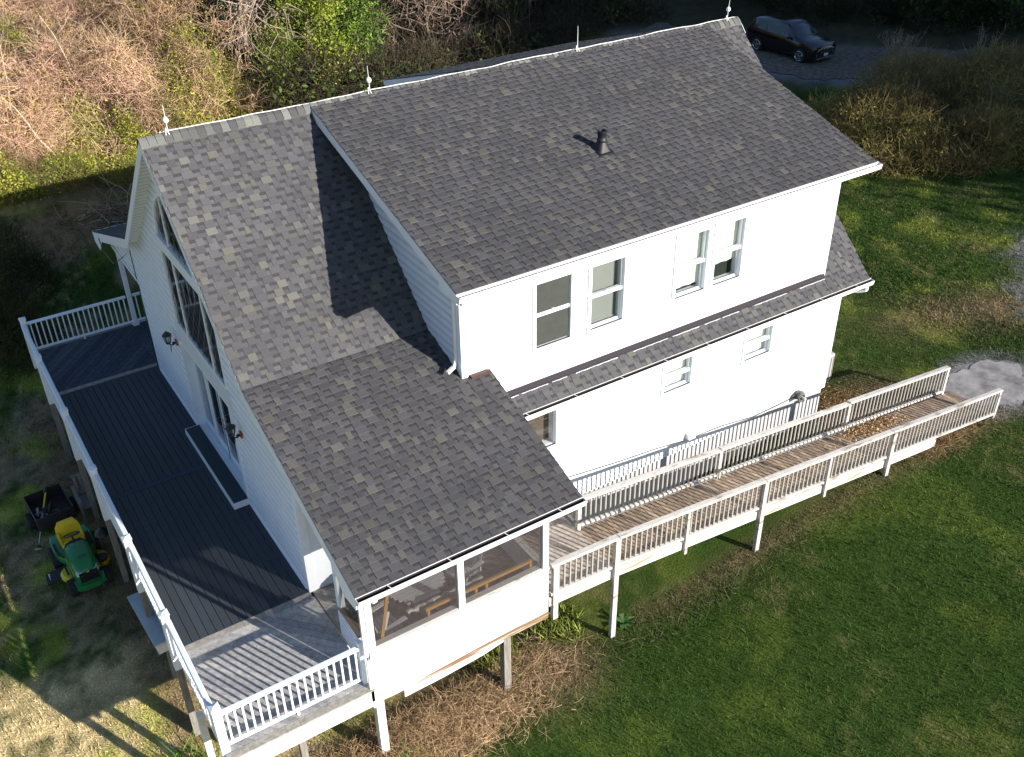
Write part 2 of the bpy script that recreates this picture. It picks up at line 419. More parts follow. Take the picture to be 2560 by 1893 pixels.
for sg in (-1, 1):
    side = 'near' if sg < 0 else 'far'
    xe = xd+.3 if sg < 0 else 7.5
    roof_part('roof_slope', [((-o_, xe, yb, 0, fm), dict(sgn=sg, tone=1.22, seed=3+sg))], 'sunlit steep main roof slope' if sg < 0 else 'far steep main roof slope')
    c = [((xd-.1 if sg < 0 else xd, xd2-.01, yse, yw-.1, fm), dict(sgn=sg, seed=9, tone=1.25)), ((xd2-.0, L_+o_, yse, 0, fm), dict(sgn=sg, seed=10, tone=1.25))]
    roof_part('roof_slope', c, 'lower strip of roof below the dormer wall')
    c = [((-o_, xd+.03, ye, yb, fp), dict(sgn=sg, seed=12, tone=1.05)), ((xd+.03, xp, ye, yw+.0, fp), dict(sgn=sg, seed=13, tone=1.05))]
    roof_part('roof_slope', c, 'shallow porch roof slope')
    x0 = xdr if sg < 0 else 7.25
    roof_part('dormer_roof', [((x0, xd2r, yde, 0, fd), dict(sgn=sg, seed=15, tone=1.05, lift=.014))])

# roof decks under the shingles
mb = MB()
t = .10
for sg in (-1, 1):
    def slab(x0, x1, y0, y1, f, th=t, d=-.006):
        P = [(sg*y0, f(y0)+d), (sg*y1, f(y1)+d), (sg*y1, f(y1)+d-th), (sg*y0, f(y0)+d-th)]
        mb.prism(P, x0, x1, 'x')
    slab(-o_+.015, L_+o_-.015, .0, yb, fm); slab(xd, L_+o_-.015, yb, yse-.01, fm)
    slab(-o_+.015, xd, yb, ye-.01, fp); slab(xd, xp-.01, yw, ye-.01, fp)
    slab((xdr if sg < 0 else 7.25)+.015, xd2r-.015, .02, yde-.01, fd, .09, -.004)
mb.build('roof_decking', M_TRIM, house)

# ridge caps
mb = MB(); r = random.Random(2); x = -o_-.02; k = 0
while x < L_+o_:
    b = min(x+.150, L_+o_+.02); c = r.choice([(.15, .155, .15), (.12, .125, .12), (.10, .10, .10), (.18, .185, .17), (.08, .08, .085)])
    h0, h1 = .034, .022; dz = .007*math.sin(x*2.3)+.004*math.sin(x*5.1)
    pr = []
    for (yy, zz) in ((-.15, -.105), (-.06, -.02), (0, .012), (.06, -.02), (.15, -.105)): pr.append((yy, zr+zz+dz))
    for j in range(4):
        a0, a1 = pr[j], pr[j+1]
        mb.face([(x, a0[0], a0[1]+h0), (b, a0[0], a0[1]+h1), (b, a1[0], a1[1]+h1), (x, a1[0], a1[1]+h0)], c)
        mb.face([(x, a0[0], a0[1]), (x, a1[0], a1[1]), (x, a1[0], a1[1]+h0), (x, a0[0], a0[1]+h0)], tuple(q*.4 for q in c))
    for j in (0, 4): mb.face([(x, pr[j][0], pr[j][1]-.01), (b, pr[j][0], pr[j][1]-.01), (b, pr[j][0], pr[j][1]+h1), (x, pr[j][0], pr[j][1]+h0)], c)
    x += .150
mb.build('ridge_cap', M_SHING, house)

# ---- siding
def siding(mb, P, ivals, z0, z1, e=.115, breaks=(), out=.014, sub=1, dutch=False):
    """P(u, z, h) -> point (h outward); ivals(z) -> list of (u0, u1)."""
    n = int(math.ceil((z1-z0)/e))
    for i in range(n):
        a = z0+i*e; b = min(a+e, z1)
        dz_ = {a+e*.60, a+e*.88} if dutch and b > a+e*.81 else set()
        cuts = sorted({a, b} | dz_ | {q for q in breaks if a < q < b} | {a+(b-a)*j/sub for j in range(1, sub)})
        for p, q in zip(cuts[:-1], cuts[1:]):
            A = ivals(p+1e-5); B = ivals(q-1e-5)
            if len(A) != len(B):
                A = B = ivals((p+q)/2)
            if dutch:
                pf = lambda t_: out if t_ < .605 else max(0, out*(1-(t_-.60)/.28))
                hp, hq = pf((p-a)/e), pf((q-a)/e)
            else: hp = out*(1-(p-a)/e); hq = out*(1-(q-a)/e)
            for (u0, u1), (w0, w1) in zip(A, B):
                if u1-u0 < 1e-3 and w1-w0 < 1e-3: continue
                cc_ = None if not dutch else ((.78, .82, .91) if (p+q)/2 < a+e*.60 else (.60, .63, .73))   # darker upper band: shade lines of the laps put into the colour
                mb.face([P(u0, p, hp), P(u1, p, hp), P(w1, q, hq), P(w0, q, hq)], cc_)
                if p == a: mb.face([P(u0, a, 0), P(u1, a, 0), P(u1, a, out), P(u0, a, out)], cc_)
def cut(iv, holes):
    out = []
    for a, b in iv:
        segs = [(a, b)]
        for h0, h1 in holes:
            ns = []
            for s0, s1_ in segs:
                if h1 <= s0 or h0 >= s1_: ns.append((s0, s1_)); continue
                ns.append((s0, max(s0, h0))); ns.append((min(s1_, h1), s1_))
            segs = ns
        out += segs
    return out
# windows of the sunny side: (x0, x1, z0, z1, zmid, kind)
WD = [(4.97, 5.76, 3.72, 5.08, 4.40, 'screen'), (6.24, 7.02, 3.70, 5.07, 4.40, 'blind'), (8.36, 9.15, 3.72, 5.08, 4.38, 'shade'), (9.38, 10.14, 3.72, 5.08, 4.40, 'halfshade')]
W1 = [(4.72, 5.58, 1.12, 2.06, None, 'open'), (8.44, 9.20, 1.27, 2.0, 1.62, 'shade'), (10.82, 11.62, 1.25, 1.97, 1.62, 'shade')]
mb = MB()
def iv_d(z): return cut([(xd, xd2)], [(a, b) for a, b, c, d, _, _ in WD if c < z < d])
siding(mb, lambda u, z, h: (u, -yw-h, z), iv_d, 2.86, 5.56, breaks=[q for wn in WD for q in wn[2:4]])
mb.build('dormer_wall', M_SIDE, house)
mb = MB()
def iv_1(z): return cut([(.05, L_)], [(a, b) for a, b, c, d, _, _ in W1 if c < z < d])
siding(mb, lambda u, z, h: (u, -w_-h, z), iv_1, -.58, 2.5, breaks=[q for wn in W1 for q in wn[2:4]])
mb.build('side_wall', M_SIDE, house)
mb = MB(); siding(mb, lambda u, z, h: (u, w_+h, z), lambda z: [(.05, L_)], -.58, 2.5); mb.build('side_wall', M_SIDE, house, False)
mb = MB(); siding(mb, lambda u, z, h: (u, yw+h, z), lambda z: [(7.6, xd2)], 2.86, 5.56); mb.build('dormer_wall', M_SIDE, house)
def rear(z):
    a = w_ if z < 2.6 else max(0, (zr-.12-z)/s1); return [(-min(a, w_), min(a, w_))]
mb = MB(); siding(mb, lambda u, z, h: (L_+h, u, z), rear, -.58, 7.3, e=.2); mb.build('rear_wall', M_SIDE, house)
# dormer cheeks
for xx, sgn, sides in ((xd, -1, (-1,)), (xd2, 1, (-1, 1)), (7.6, -1, (1,))):
    for sd_ in sides:
        def cheek(z, sd_=sd_):
            hi = min(yw, (zr-.10-z)/s3)
            lo = max(0, (zr-.02-z)/s1)
            if z < zb and xx < xp and sd_ < 0: lo = yb+(zb-z)/s2-.02
            if hi <= lo: return []
            return [(lo, hi)] if sd_ > 0 else [(-hi, -lo)]
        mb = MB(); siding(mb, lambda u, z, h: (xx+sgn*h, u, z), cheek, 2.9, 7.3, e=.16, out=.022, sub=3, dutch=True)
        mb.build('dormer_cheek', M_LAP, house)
# front gable wall with its window and door openings
def arch(z):   # half width of arched light
    t_ = (z-4.93)/1.25
    return 1.5*math.sqrt(max(0, 1-t_*t_)) if 0 < t_ < 1 else 0
def gable(z):
    a = (zr-.11-z)/s1 if z > zb-.1 else yb+(zb-.11-z)/s2
    a = min(a, 7.22)
    if z < 2.42: a = w_
    holes = []
    if .02 < z < 2.36: holes.append((-1.56, 1.56))
    if 2.83 < z < 4.66: holes.append((-1.5, 1.5))
    if 4.93 < z < 6.18: holes.append((-arch(z), arch(z)))
    return cut([(-a, a)], holes)
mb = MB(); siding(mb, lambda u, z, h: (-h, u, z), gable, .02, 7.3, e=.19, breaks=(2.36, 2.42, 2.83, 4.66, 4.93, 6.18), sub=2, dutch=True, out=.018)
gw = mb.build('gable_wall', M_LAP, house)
# foundation
mb = MB(); mb.box(.06, -w_+.03, -2.5, L_-.02, w_-.03, -.575)
mb.build('foundation', M_FOUND, house)
# dark rooms behind the openings (the inside of the house)
mb = MB()
mb.box(.9, -1.9, .0, 1.0, 1.9, 5.2); mb.box(.32, -3.0, -.02, 3, 3.0, .02); mb.box(1.1, -4.1, .03, L_-.2, -4.02, 2.4); mb.box(xd+.2, -4.2, 2.9, xd2-.2, -4.12, 5.5)
mb.build('room_partition', M_DARK, house)

# ---- trim: rake boards, soffits, corner boards, fascias
mb = MB(); sf = MB()
for sg in (-1, 1):
    def rake(x0, x1, pts, dep=.2, top=.0):
        for (ya_, za), (yb2, zb2) in zip(pts[:-1], pts[1:]):
            mb.prism([(sg*ya_, za-top), (sg*yb2, zb2-top), (sg*yb2, zb2-top-dep), (sg*ya_, za-top-dep)], x0, x1, 'x')
    rake(-o_-.005, -o_+.012, [(0, zr-.004), (yb, zb-.004), (ye, ze-.004)], .23)
    rake(L_+o_-.012, L_+o_+.005, [(0, zr-.004), (yse, zse-.004)], .2)
    xa = xdr if sg < 0 else 7.25
    rake(xa-.003, xa+.014, [(0.02, zr-.0), (yde, zde-.0)], .19)
    rake(xd2r-.014, xd2r+.003, [(0.02, zr-.0), (yde, zde-.0)], .19)
    rake(xp-.012, xp+.005, [(yw, fp(yw)-.004), (ye, ze-.004)], .17)
    # soffit panels with grooves
    for (y0, y1, f, x0, x1) in ((0, yb, fm, -o_+.012, 0), (yb, ye-.02, fp, -o_+.012, 0)):
        n = int((y1-y0)/.12)
        for i in range(n):
            a = y0+(y1-y0)*i/n; b = y0+(y1-y0)*(i+.74)/n; cc = y0+(y1-y0)*(i+1)/n
            sf.prism([(sg*a, f(a)-.112), (sg*b, f(b)-.112), (sg*b, f(b)-.124), (sg*a, f(a)-.124)], x0, x1, 'x', (.78, .80, .80))
            sf.prism([(sg*b, f(b)-.108), (sg*cc, f(cc)-.108), (sg*cc, f(cc)-.114), (sg*b, f(b)-.114)], x0, x1, 'x', (.30, .31, .31))
    # eave fascias and level soffits
    mb.box(-o_+.015, sg*(ye-.03), ze-.19, xp-.01, sg*(ye-.01), ze-.012)
    mb.box(xd, sg*(yse-.03), zse-.19, L_+o_-.015, sg*(yse-.01), zse-.012)
    mb.box(xa+.016, sg*(yde-.03), zde-.19, xd2r-.015, sg*(yde-.01), zde-.012)
    sf.box(.0, sg*(7.24), ze-.2, xp-.02, sg*(ye-.03), ze-.185, (.7, .72, .72)); sf.box(xd, sg*(w_+.0), zse-.2, L_+o_-.02, sg*(yse-.03), zse-.185, (.7, .72, .72))
    sf.box(xa+.02, sg*(yw), zde-.21, xd2r-.02, sg*(yde-.03), zde-.195, (.7, .72, .72))
    # eave returns (boxed ends)
    mb.prism([(sg*(yw+.02), zde-.19), (sg*(yde-.01), zde-.19), (sg*(yde-.01), zde-.02), (sg*(yw+.02), zde-.02+s3*(yde-yw))], xa+.02, xa+.03, 'x')
    mb.prism([(sg*6.9, fp(6.9)-.25), (sg*7.3, ze-.33), (sg*(ye-.03), ze-.27), (sg*(ye-.01), ze-.02), (sg*6.9, fp(6.9)-.02)], -o_-.004, -o_+.02, 'x')
    mb.prism([(sg*(w_+.02), zse-.19), (sg*(yse-.01), zse-.19), (sg*(yse-.01), zse-.05), (sg*(w_+.02), zse+.3)], L_+o_-.03, L_+o_-.02, 'x')
mb.build('fascia', M_WHITE, house)
sf.build('soffit', M_SOFF, house)
mb = MB()
for x0, x1, yy, z0, z1 in ((xd-.036, xd+.10, yw, 3.5, 5.57), (xd2-.10, xd2+.03, yw, 2.8, 5.57), (L_-.12, L_+.03, w_, -.6, 2.42)):
    for q in ((-yy-.024, -yy+.10), (yy-.1, yy+.024)):
        mb = MB(); mb.box(x0, q[0], z0, x1, q[1], z1); mb.build('corner_board', M_TRIM, house)
for sg in (-1, 1): mb = MB(); mb.box(-.03, sg*(w_-.10), 0.0, .12, sg*(w_+.03), 2.42); mb.build('corner_board', M_TRIM, house)
mb = MB()
mb.box(-.05, -4.56, -.0, -.001, -1.62, .035); mb.box(-.05, 1.62, 0, -.001, 4.56, .035)
for sg in (-1, 1): mb.box(-.035, sg*w_, 2.36, .1, sg*7.2, 2.46)
mb.box(.1, -7.2, 2.30, xp-.1, -7.06, 2.44); mb.box(.1, 7.06, 2.30, xp-.1, 7.2, 2.44)
mb.build('wall_trim', M_TRIM, house)
# flashing
mb = MB(); a = fp(yw); mb.box(xd+.12, -yw-.11, a-.03, xp-.06, -yw-.02, a+.035)
mb.build('flashing', M_FLASH, house)
# step flashing along the strip / wall joint
mb = MB(); mb.prism([(-(yw+.02), fm(yw)+.09), (-(yw+.055), fm(yw+.055)+.045), (-(yw+.055), fm(yw+.055)+.0), (-(yw+.02), fm(yw)-.02)], xp+.02, xd2+.0, 'x')
mb.build('flashing', M_FLASHD, house)
mb = MB(); x = xp+.1
r = random.Random(4)
while x < xd2-.1:
    l = r.uniform(.3, 1.1); mb.box(x, -yw-.075, fm(yw+.075)+.015, min(x+l, xd2), -yw-.068, fm(yw+.075)+.03); x += l+r.uniform(.02, .5)
mb.build('flashing', M_TRIM, house)

# ---- gutters
def gutter(x0, x1, y, z, sgn, litter, hang):
    g = MB(); W_, H_ = .115, .115
    yo = y+sgn*W_
    g.box(x0, y, z-H_, x1, y+sgn*.006, z)                       # back
    g.box(x0, y+sgn*.006, z-H_, x1, yo-sgn*.02, z-H_+.006)       # floor
    g.prism([(yo-sgn*.03, z-H_), (yo-sgn*.022, z-H_), (yo, z-.03), (yo, z), (yo-sgn*.014, z), (yo-sgn*.010, z-.03)], x0, x1, 'x')
    for xx in (x0, x1-.006): g.prism([(y, z), (y, z-H_), (yo-sgn*.03, z-H_), (yo, z-.03), (yo, z)], xx, xx+.006, 'x')
    go = g.build('gutter', M_GUT, house)
    f = MB(); f.box(x0+.008, y+sgn*.008, z-H_+.008, x1-.008, yo-sgn*.03, z-H_+(.05 if litter else .02))
    f.box(x0+.008, y+sgn*.008, z-H_+.02, x1-.008, y+sgn*.014, z-(.055 if litter else .004), mi=1); f.box(x0+.008, yo-sgn*.036, z-H_+.02, x1-.008, yo-sgn*.03, z-.05, mi=1)
    f.build('gutter_bed', [M_LITTER if litter else M_GUTIN, M_GUTIN], go)
    h = MB(); n = max(2, int((x1-x0)/hang))
    for i in range(n):
        xx = x0+(x1-x0)*(i+.5)/n; h.bar((xx, y, z+.004), (xx+.03, yo, z+.004), .014, .004)
    h.build('gutter_hanger', M_GUT, go)
    d = MB(); d.box(x0, y-sgn*.03, z+.012, x1, y+sgn*.012, z+.016); d.build('drip_edge', M_GUT, go)
gutter(xdr+.0, xd2r+.06, -yde+.01, zde-.015, -1, True, 1.0)
gutter(xp+.0, L_+o_+.06, -yse+.01, zse-.015, -1, False, 1.1)
gutter(-o_, xp+.02, -ye+.01, ze-.015, -1, False, .9)
gutter(-o_, xp+.02, ye-.01, ze-.015, 1, False, .9)
gutter(7.25, xd2r+.06, yde-.01, zde-.015, 1, False, 1.0)
def pipe_box(pts, w=.075, d=.055, name='downspout', m_=None):
    mb = MB()
    for a, b in zip(pts[:-1], pts[1:]): mb.bar(a, b, w, d, up=(0, 1, .01) if abs(b[2]-a[2]) > abs(b[0]-a[0])+abs(b[1]-a[1]) else (0, 0, 1))
    return mb.build(name, m_ or M_GUT, house, bevel=.01)
pipe_box([(xdr+.10, -yde-.04, zde-.11), (xdr+.10, -yde-.04, zde-.2), (xd-.05, -yw+.14, zde-.46), (xd-.05, -yw+.14, 4.02), (xd-.11, -yw+.12, 3.86), (xd-.28, -yw+.08, 3.80)])
pipe_box([(L_+.2, -yse-.04, zse-.11), (L_+.2, -yse-.04, zse-.26), (L_+.2, -yse+.16, zse-.38), (L_+.08, -w_+.22, zse-.5), (L_+.08, -w_+.22, -1.2)])
# porch corner downspout, weathered
pipe_box([(.0, -ye-.04, ze-.11), (.0, -ye-.03, ze-.2), (-.05, -7.27, 2.15), (-.05, -7.27, .72)], .08, .06)
pipe_box([(-.05, -7.33, .66), (-.05, -7.33, -.32), (-.02, -7.28, -.5), (.02, -7.22, -.62)], .09, .06)

# ---- windows
def window(x0, x1, z0, z1, zm, kind_, Y):
    f = MB(); c = .075
    yo = -Y-.035
    for (a, b, p, q) in ((x0-c, x1+c, z1, z1+c), (x0-c, x1+c, z0-c, z0)):
        f.box(a, yo, p, b, -Y+.02, q)
    f.box(x0-c, yo, z0, x0, -Y+.02, z1); f.box(x1, yo, z0, x1+c, -Y+.02, z1)
    # jambs, sill and head lining
    D = .24
    f.box(x0-.02, -Y+.02, z0-.02, x0, -Y+D, z1+.02); f.box(x1, -Y+.02, z0-.02, x1+.02, -Y+D, z1+.02)
    f.box(x0, -Y+.02, z1, x1, -Y+D, z1+.02); f.box(x0, -Y-.02, z0-.02, x1, -Y+D, z0)
    fo = f.build('window', M_WHITE, house)
    s = MB(); t_ = .035
    if zm:
        for (p, q, yy) in ((zm, z1, .035), (z0, zm+.035, .07)):
            s.box(x0, -Y+yy, p, x0+t_, -Y+yy+.03, q); s.box(x1-t_, -Y+yy, p, x1, -Y+yy+.03, q)
            s.box(x0+t_, -Y+yy, q-t_, x1-t_, -Y+yy+.03, q); s.box(x0+t_, -Y+yy, p, x1-t_, -Y+yy+.03, p+t_)
        s.box(x0-.0, -Y+.004, zm-.03, x1, -Y+.034, zm+.045)
        s.box((x0+x1)/2-.02, -Y-.008, zm+.045, (x0+x1)/2+.04, -Y+.02, zm+.06)
    else:
        s.box(x0, -Y+.03, z0, x0+.02, -Y+.06, z1); s.box(x1-.02, -Y+.03, z0, x1, -Y+.06, z1)
    s.build('sash', M_WHITE, fo)
    g = MB(); g.box(x0+.02, -Y+.048, (zm or z0)+.02, x1-.02, -Y+.052, z1-.02)
    if zm: g.box(x0+.02, -Y+.083, z0+.02, x1-.02, -Y+.087, zm)
    g.build('pane', M_GLASS, fo)
    bk = MB(); bk.box(x0-.02, -Y+D, z0-.02, x1+.02, -Y+D+.02, z1+.02)
    if kind_ == 'screen':
        bk = MB(); bk.box(x0+.02, -Y+.020, z0+.02, x1-.02, -Y+.026, zm-.0); bk.box(x0+.02, -Y+.02, zm+.045, x1-.02, -Y+.026, z1-.015)
        bk.build('insect_screen', M_SCRD, fo)
    elif kind_ == 'blind':
        b = MB(); z = z0+.05
        while z < z1-.03:
            b.prism([(-Y+.165, z), (-Y+.195, z+.024), (-Y+.198, z+.022), (-Y+.168, z-.002)], x0+.03, x1-.03, 'x'); z += .036
        b.box(x0+.02, -Y+.16, z0+.02, x1-.02, -Y+.2, z0+.05)
        b.build('blind', M_BLIND, fo); bk.build('room_backdrop', M_DARK, fo)
    elif kind_ in ('shade', 'halfshade'):
        zz = z0+.10 if kind_ == 'shade' else z0+.36
        if zm < 3: zz = z0+.02
        b = MB(); n = 16
        for i in range(n):
            a = x0+.02+(x1-x0-.04)*i/n; b2 = x0+.02+(x1-x0-.04)*(i+1)/n; e = .004*math.sin(i*1.1)
            b.box(a, -Y+.17+e, zz+.006*math.sin(i), b2, -Y+.176+e, z1)
        b.build('shade', M_SHADE, fo); bk.build('room_backdrop', M_DARK, fo)
    elif kind_ == 'open':
        bk.build('room_backdrop', mat('dim_room', (.10, .075, .06), .9, var=.4, scale=4), fo)
    return fo
for a in WD: window(*a, yw)
for a in W1: window(*a, w_)

# ---- gable window assembly on x = 0
gwf = MB()
def ybox(mb, y0, y1, z0, z1, x0, x1): mb.box(x0, y0, z0, x1, y1, z1)
ybox(gwf, -1.58, 1.58, 4.66, 4.93, -.05, .1)                           # band between lights
ybox(gwf, -1.58, -1.5, 2.83, 4.66, -.028, .03); ybox(gwf, 1.5, 1.58, 2.83, 4.66, -.028, .03)
for yy in (-.82, .84): ybox(gwf, yy-.04, yy+.04, 2.86, 4.66, -.012, .05)
for yy in (-.82, .84): ybox(gwf, yy-.035, yy+.035, 4.93, 4.93+1.25*math.sqrt(1-(yy/1.5)**2), -.012, .05)
ybox(gwf, -1.5, 1.5, 2.80, 2.86, -.024, .03)
n = 28
for i in range(n):
    t0, t1 = math.pi*i/n, math.pi*(i+1)/n
    def ar(t_, k): return (k*1.5*math.cos(t_) if k == 1 else 1.58*math.cos(t_), 4.93+(1.25 if k == 1 else 1.33)*math.sin(t_))
    a, b, c, d = ar(t0, 1), ar(t1, 1), ar(t1, 2), ar(t0, 2)
    gwf.hexa([(-.028, *a), (-.028, *b), (-.028, *c), (-.028, *d), (.09, *a), (.09, *b), (.09, *c), (.09, *d)])
gwo = gwf.build('window', M_WHITE, house); gwo['label'] = 'tall arched gable window with diamond lattice'
g = MB(); ybox(g, -1.5, 1.5, 2.84, 4.66, .006, .010)
pts = [(1.5*math.cos(math.pi*i/24), 4.93+1.25*math.sin(math.pi*i/24)) for i in range(25)]
g.prism(pts, .006, .010, 'x'); g.build('pane', M_GLASS, gwo)
lat = MB()
def inside(y, z): return (abs(y) < 1.49 and 2.86 < z < 4.65) or (4.94 < z < 6.17 and abs(y) < arch(z)-.01)
for sgn_ in (-1, 1):
    for k in range(-20, 30):
        run = None
        for i in range(0, 181):
            y = -1.5+i*3/180; z = 2.2+k*.50+sgn_*y*1.5
            ins = inside(y, z)
            if ins and run is None: run = (y, z)
            if run is not None and (not ins or i == 180):
                if (Vector((y, z))-Vector(run)).length > .05: lat.bar((.002, *run), (.002, y, z), .009, .004, up=(1, 0, 0))
                run = None
lat.build('lattice', M_POSTW, gwo)
# header band above the doors
mb = MB(); ybox(mb, -1.72, 1.72, 2.36, 2.80, -.022, .05); mb.build('header_board', mat('header_panel', (.62, .65, .72), .6, var=.05, scale=4), house)
# ---- french door set, recessed
df = MB()
ybox(df, 1.56, 1.62, .02, 2.36, -.05, .24); ybox(df, -1.62, -1.56, .02, 2.36, -.05, .24); ybox(df, -1.56, 1.56, 2.30, 2.36, -.02, .24)
ybox(df, -1.56, 1.56, .0, .05, -.02, .26)
for yy in (.79, -.77): ybox(df, yy-.03, yy+.03, .05, 2.30, .135, .2)
dfo = df.build('door_frame', M_WHITE, house); dfo['label'] = 'white recessed surround of the french doors'
def leaf(y0, y1, x, grid, hinge_gap=0, handle=None):
    d = MB(); s_ = .085
    ybox(d, y0, y0+s_, .06, 2.28, x, x+.045); ybox(d, y1-s_, y1, .06, 2.28, x, x+.045)
    ybox(d, y0+s_, y1-s_, 2.16, 2.28, x, x+.045); ybox(d, y0+s_, y1-s_, .06, .30, x, x+.045)
    for i in range(1, grid[0]): yy = y0+s_+(y1-y0-2*s_)*i/grid[0]; ybox(d, yy-.008, yy+.008, .30, 2.16, x+.002, x+.008)
    for i in range(1, grid[1]): zz = .3+1.86*i/grid[1]; ybox(d, y0+s_, y1-s_, zz-.008, zz+.008, x+.001, x+.008)
    do = d.build('door', M_WHITE, house)
    g = MB(); ybox(g, y0+s_, y1-s_, .3, 2.16, x+.008, x+.012); g.build('pane', M_GLASS, do)
    if handle:
        h = MB()
        for hz in (1.02, 1.16):
            h.tube([(x, handle, hz), (x-.05, handle, hz)], .018, 10); 
        h.tube([(x-.05, handle, 1.02), (x-.055, handle-.09, 1.02)], .011, 8)
        h.build('handle', mat('brass', (.6, .42, .18), .3, metal=.8), do)
    return do
leaf(.83, 1.55, .15, (1, 1)); leaf(.02, .75, .15, (1, 1)); leaf(-.73, -.01, .15, (1, 1), handle=-.08); leaf(-1.54, -.81, .15, (3, 5))
ast = MB(); ybox(ast, .0, .015, .06, 2.28, .14, .15); ast.build('astragal', M_BLACK, house)
# ---- wall lanterns
def lantern(y, z, label):
    t_ = thing('wall_lantern', label, 'wall lamp', (-.014, y, z), group='lanterns beside the french doors')
    b = MB(); b.lathe([(0, 0), (.07, 0), (.085, .012), (.085, .03), (0, .03)], 0, 0, 16)
    bo = b.build('back_plate', M_COPPER, t_, True); bo.rotation_euler = (0, rad(-90), 0); bo.location = (0, 0, 0)
    a = MB(); a.tube([(-.02, 0, 0), (-.09, 0, -.04), (-.15, 0, -.02), (-.19, 0, .03)], .014, 8)
    a.tube([(-.15, 0, -.04), (-.16, 0, -.14), (-.17, 0, -.2)], [.012, .01, .004], 8); a.lathe([(.0, -.03), (.03, -.02), (.035, .01), (.02, .03), (0, .04)], -.08, 0, 10)
    a.build('arm', M_BLACK, t_, True)
    c = MB(); cx = -.19
    c.lathe([(0, .02), (.05, .025), (.055, .04), (0, .04)], cx, 0, 6)
    c.lathe([(.105, .235), (.11, .25), (.06, .30), (.02, .33), (0, .36)], cx, 0, 6)
    for k_ in range(6):
        an = math.pi*2*k_/6; c.bar((cx+.05*math.cos(an), .05*math.sin(an), .03), (cx+.10*math.cos(an), .10*math.sin(an), .245), .010, .010)
    co = c.build('cage', M_BLACK, t_)
    g = MB(); g.loft([[(cx+r_*math.cos(math.pi*2*k_/6), r_*math.sin(math.pi*2*k_/6), zz) for k_ in range(6)] for r_, zz in ((.045, .035), (.094, .238))], caps=False)
    g.build('glass', glass_mat('lantern_glass', (.8, .8, .75), .05), t_)
    return t_
lantern(1.98, 2.12, 'black lantern on a copper plate at the far side of the french doors')
lantern(-1.98, 2.02, 'black lantern on a copper plate nearer the porch, right of the doors')

# ---- black vent pipe on the dormer
vy, vx = 3.12, 7.70; vz = fd(vy)+.02
t_ = thing('vent_pipe', 'black plastic vent pipe with flashing on the dormer roof', 'vent', (vx, -vy, vz))
t_.scale = (1.0, 1.0, .98)
mb = MB(); mb.hexa([(-.17, -.2, -.2*s3), (.17, -.2, -.2*s3), (.17, .2, .2*s3), (-.17, .2, .2*s3), (-.17, -.2, -.2*s3+.012), (.17, -.2, -.2*s3+.012), (.17, .2, .2*s3+.012), (-.17, .2, .2*s3+.012)])
mb.build('flashing_base', M_VENT, t_)
mb = MB(); n = 20
rings = []
for f_ in (0, .35, .75, 1):
    rr = .15*(1-f_)+.075*f_; zz = .18*f_
    rings.append([((rr*max(-1, min(1, (1.25-.25*f_)*math.cos(2*math.pi*j/n)))), rr*max(-1, min(1, (1.25-.25*f_)*math.sin(2*math.pi*j/n))), zz+(1-f_)*s3*rr*math.sin(2*math.pi*j/n)) for j in range(n)])
mb.loft(rings); mb.build('cone', M_VENT, t_, True)
mb = MB(); mb.lathe([(.085, .15), (.10, .17), (.10, .20), (.085, .22), (.082, .25), (.088, .25), (.088, .32), (.096, .33), (.096, .38), (.07, .385), (.065, .35), (0, .35)], 0, 0, 20)
mb.build('pipe', M_VENT, t_, True)

# ---- lightning rods and their cable on the ridge
def rod(x, ball, lean, label):
    t_ = thing('lightning_rod', label, 'lightning rod', (x, 0, zr+.045), group='lightning rods along the ridge')
    b = MB()
    for s_ in (-1, 1):
        b.bar((-.03, -.0, .08), (-.03+.03*s_, -.07, -.03), .014, .01); b.bar((-.0, -.0, .08), (.03*s_, .07, -.03), .014, .01)
    b.build('bracket', M_GUT, t_)
    r_ = MB(); r_.tube([(0, 0, .02), (lean*.4, 0, .24), (lean, 0, .50)], [.008, .007, .004], 8); r_.build('spike', M_GUT, t_)
    if ball:
        g = MB(); g.lathe([(0.001, -.065), (.030, -.050), (.048, -.026), (.053, 0), (.048, .026), (.030, .050), (.001, .065)], 0, 0, 16)
        go = g.build('ball', mat('milk_glass', (.85, .85, .87), .15), t_, True); go.location = (lean*.35, 0, .22)
rod(.24, True, 0, 'white lightning rod with glass ball nearest the front gable')
rod(4.28, True, -.01, 'white lightning rod with glass ball where the dormer meets the ridge')
rod(9.36, False, 0, 'plain white lightning rod without ball near the middle of the ridge')
rod(13.8, True, .03, 'tilted white lightning rod with glass ball at the far ridge end')
mb = MB(); pts = []
for i in range(0, 121):
    x = .1+13.95*i/120; hump = .06*math.exp(-((x-9.4)/2.6)**2)
    pts.append((x, 0.075+.02*math.sin(x*1.7)+.012*math.sin(x*4.3), zr+.030+.006*math.sin(x*3.3)+.004*math.sin(x*7.7)))
pts += [(14.12, .0, zr+.04), (14.15, -.15, zr-.1), (14.14, -.32, zr-.27)]
mb.tube(pts, .010, 6); tag(mb.build('lightning_cable', M_GUT), 'thin white lightning cable running along the roof ridge', 'cable')
# cable that hangs from the gable end on the far porch side
mb = MB(); mb.tube([(-.31, 7.0, 2.75), (-.33, 6.6, 2.55), (-.33, 5.6, 2.62), (-.2, 5.0, 3.0), (-.03, 4.86, 3.2), (-.03, 4.84, 2.5), (-.045, 4.72, 1.2), (-.045, 4.72, .05)], .010, 6)
tag(mb.build('hanging_cable', M_BLACK), 'dark cable drooping from the far eave down the gable corner', 'cable')

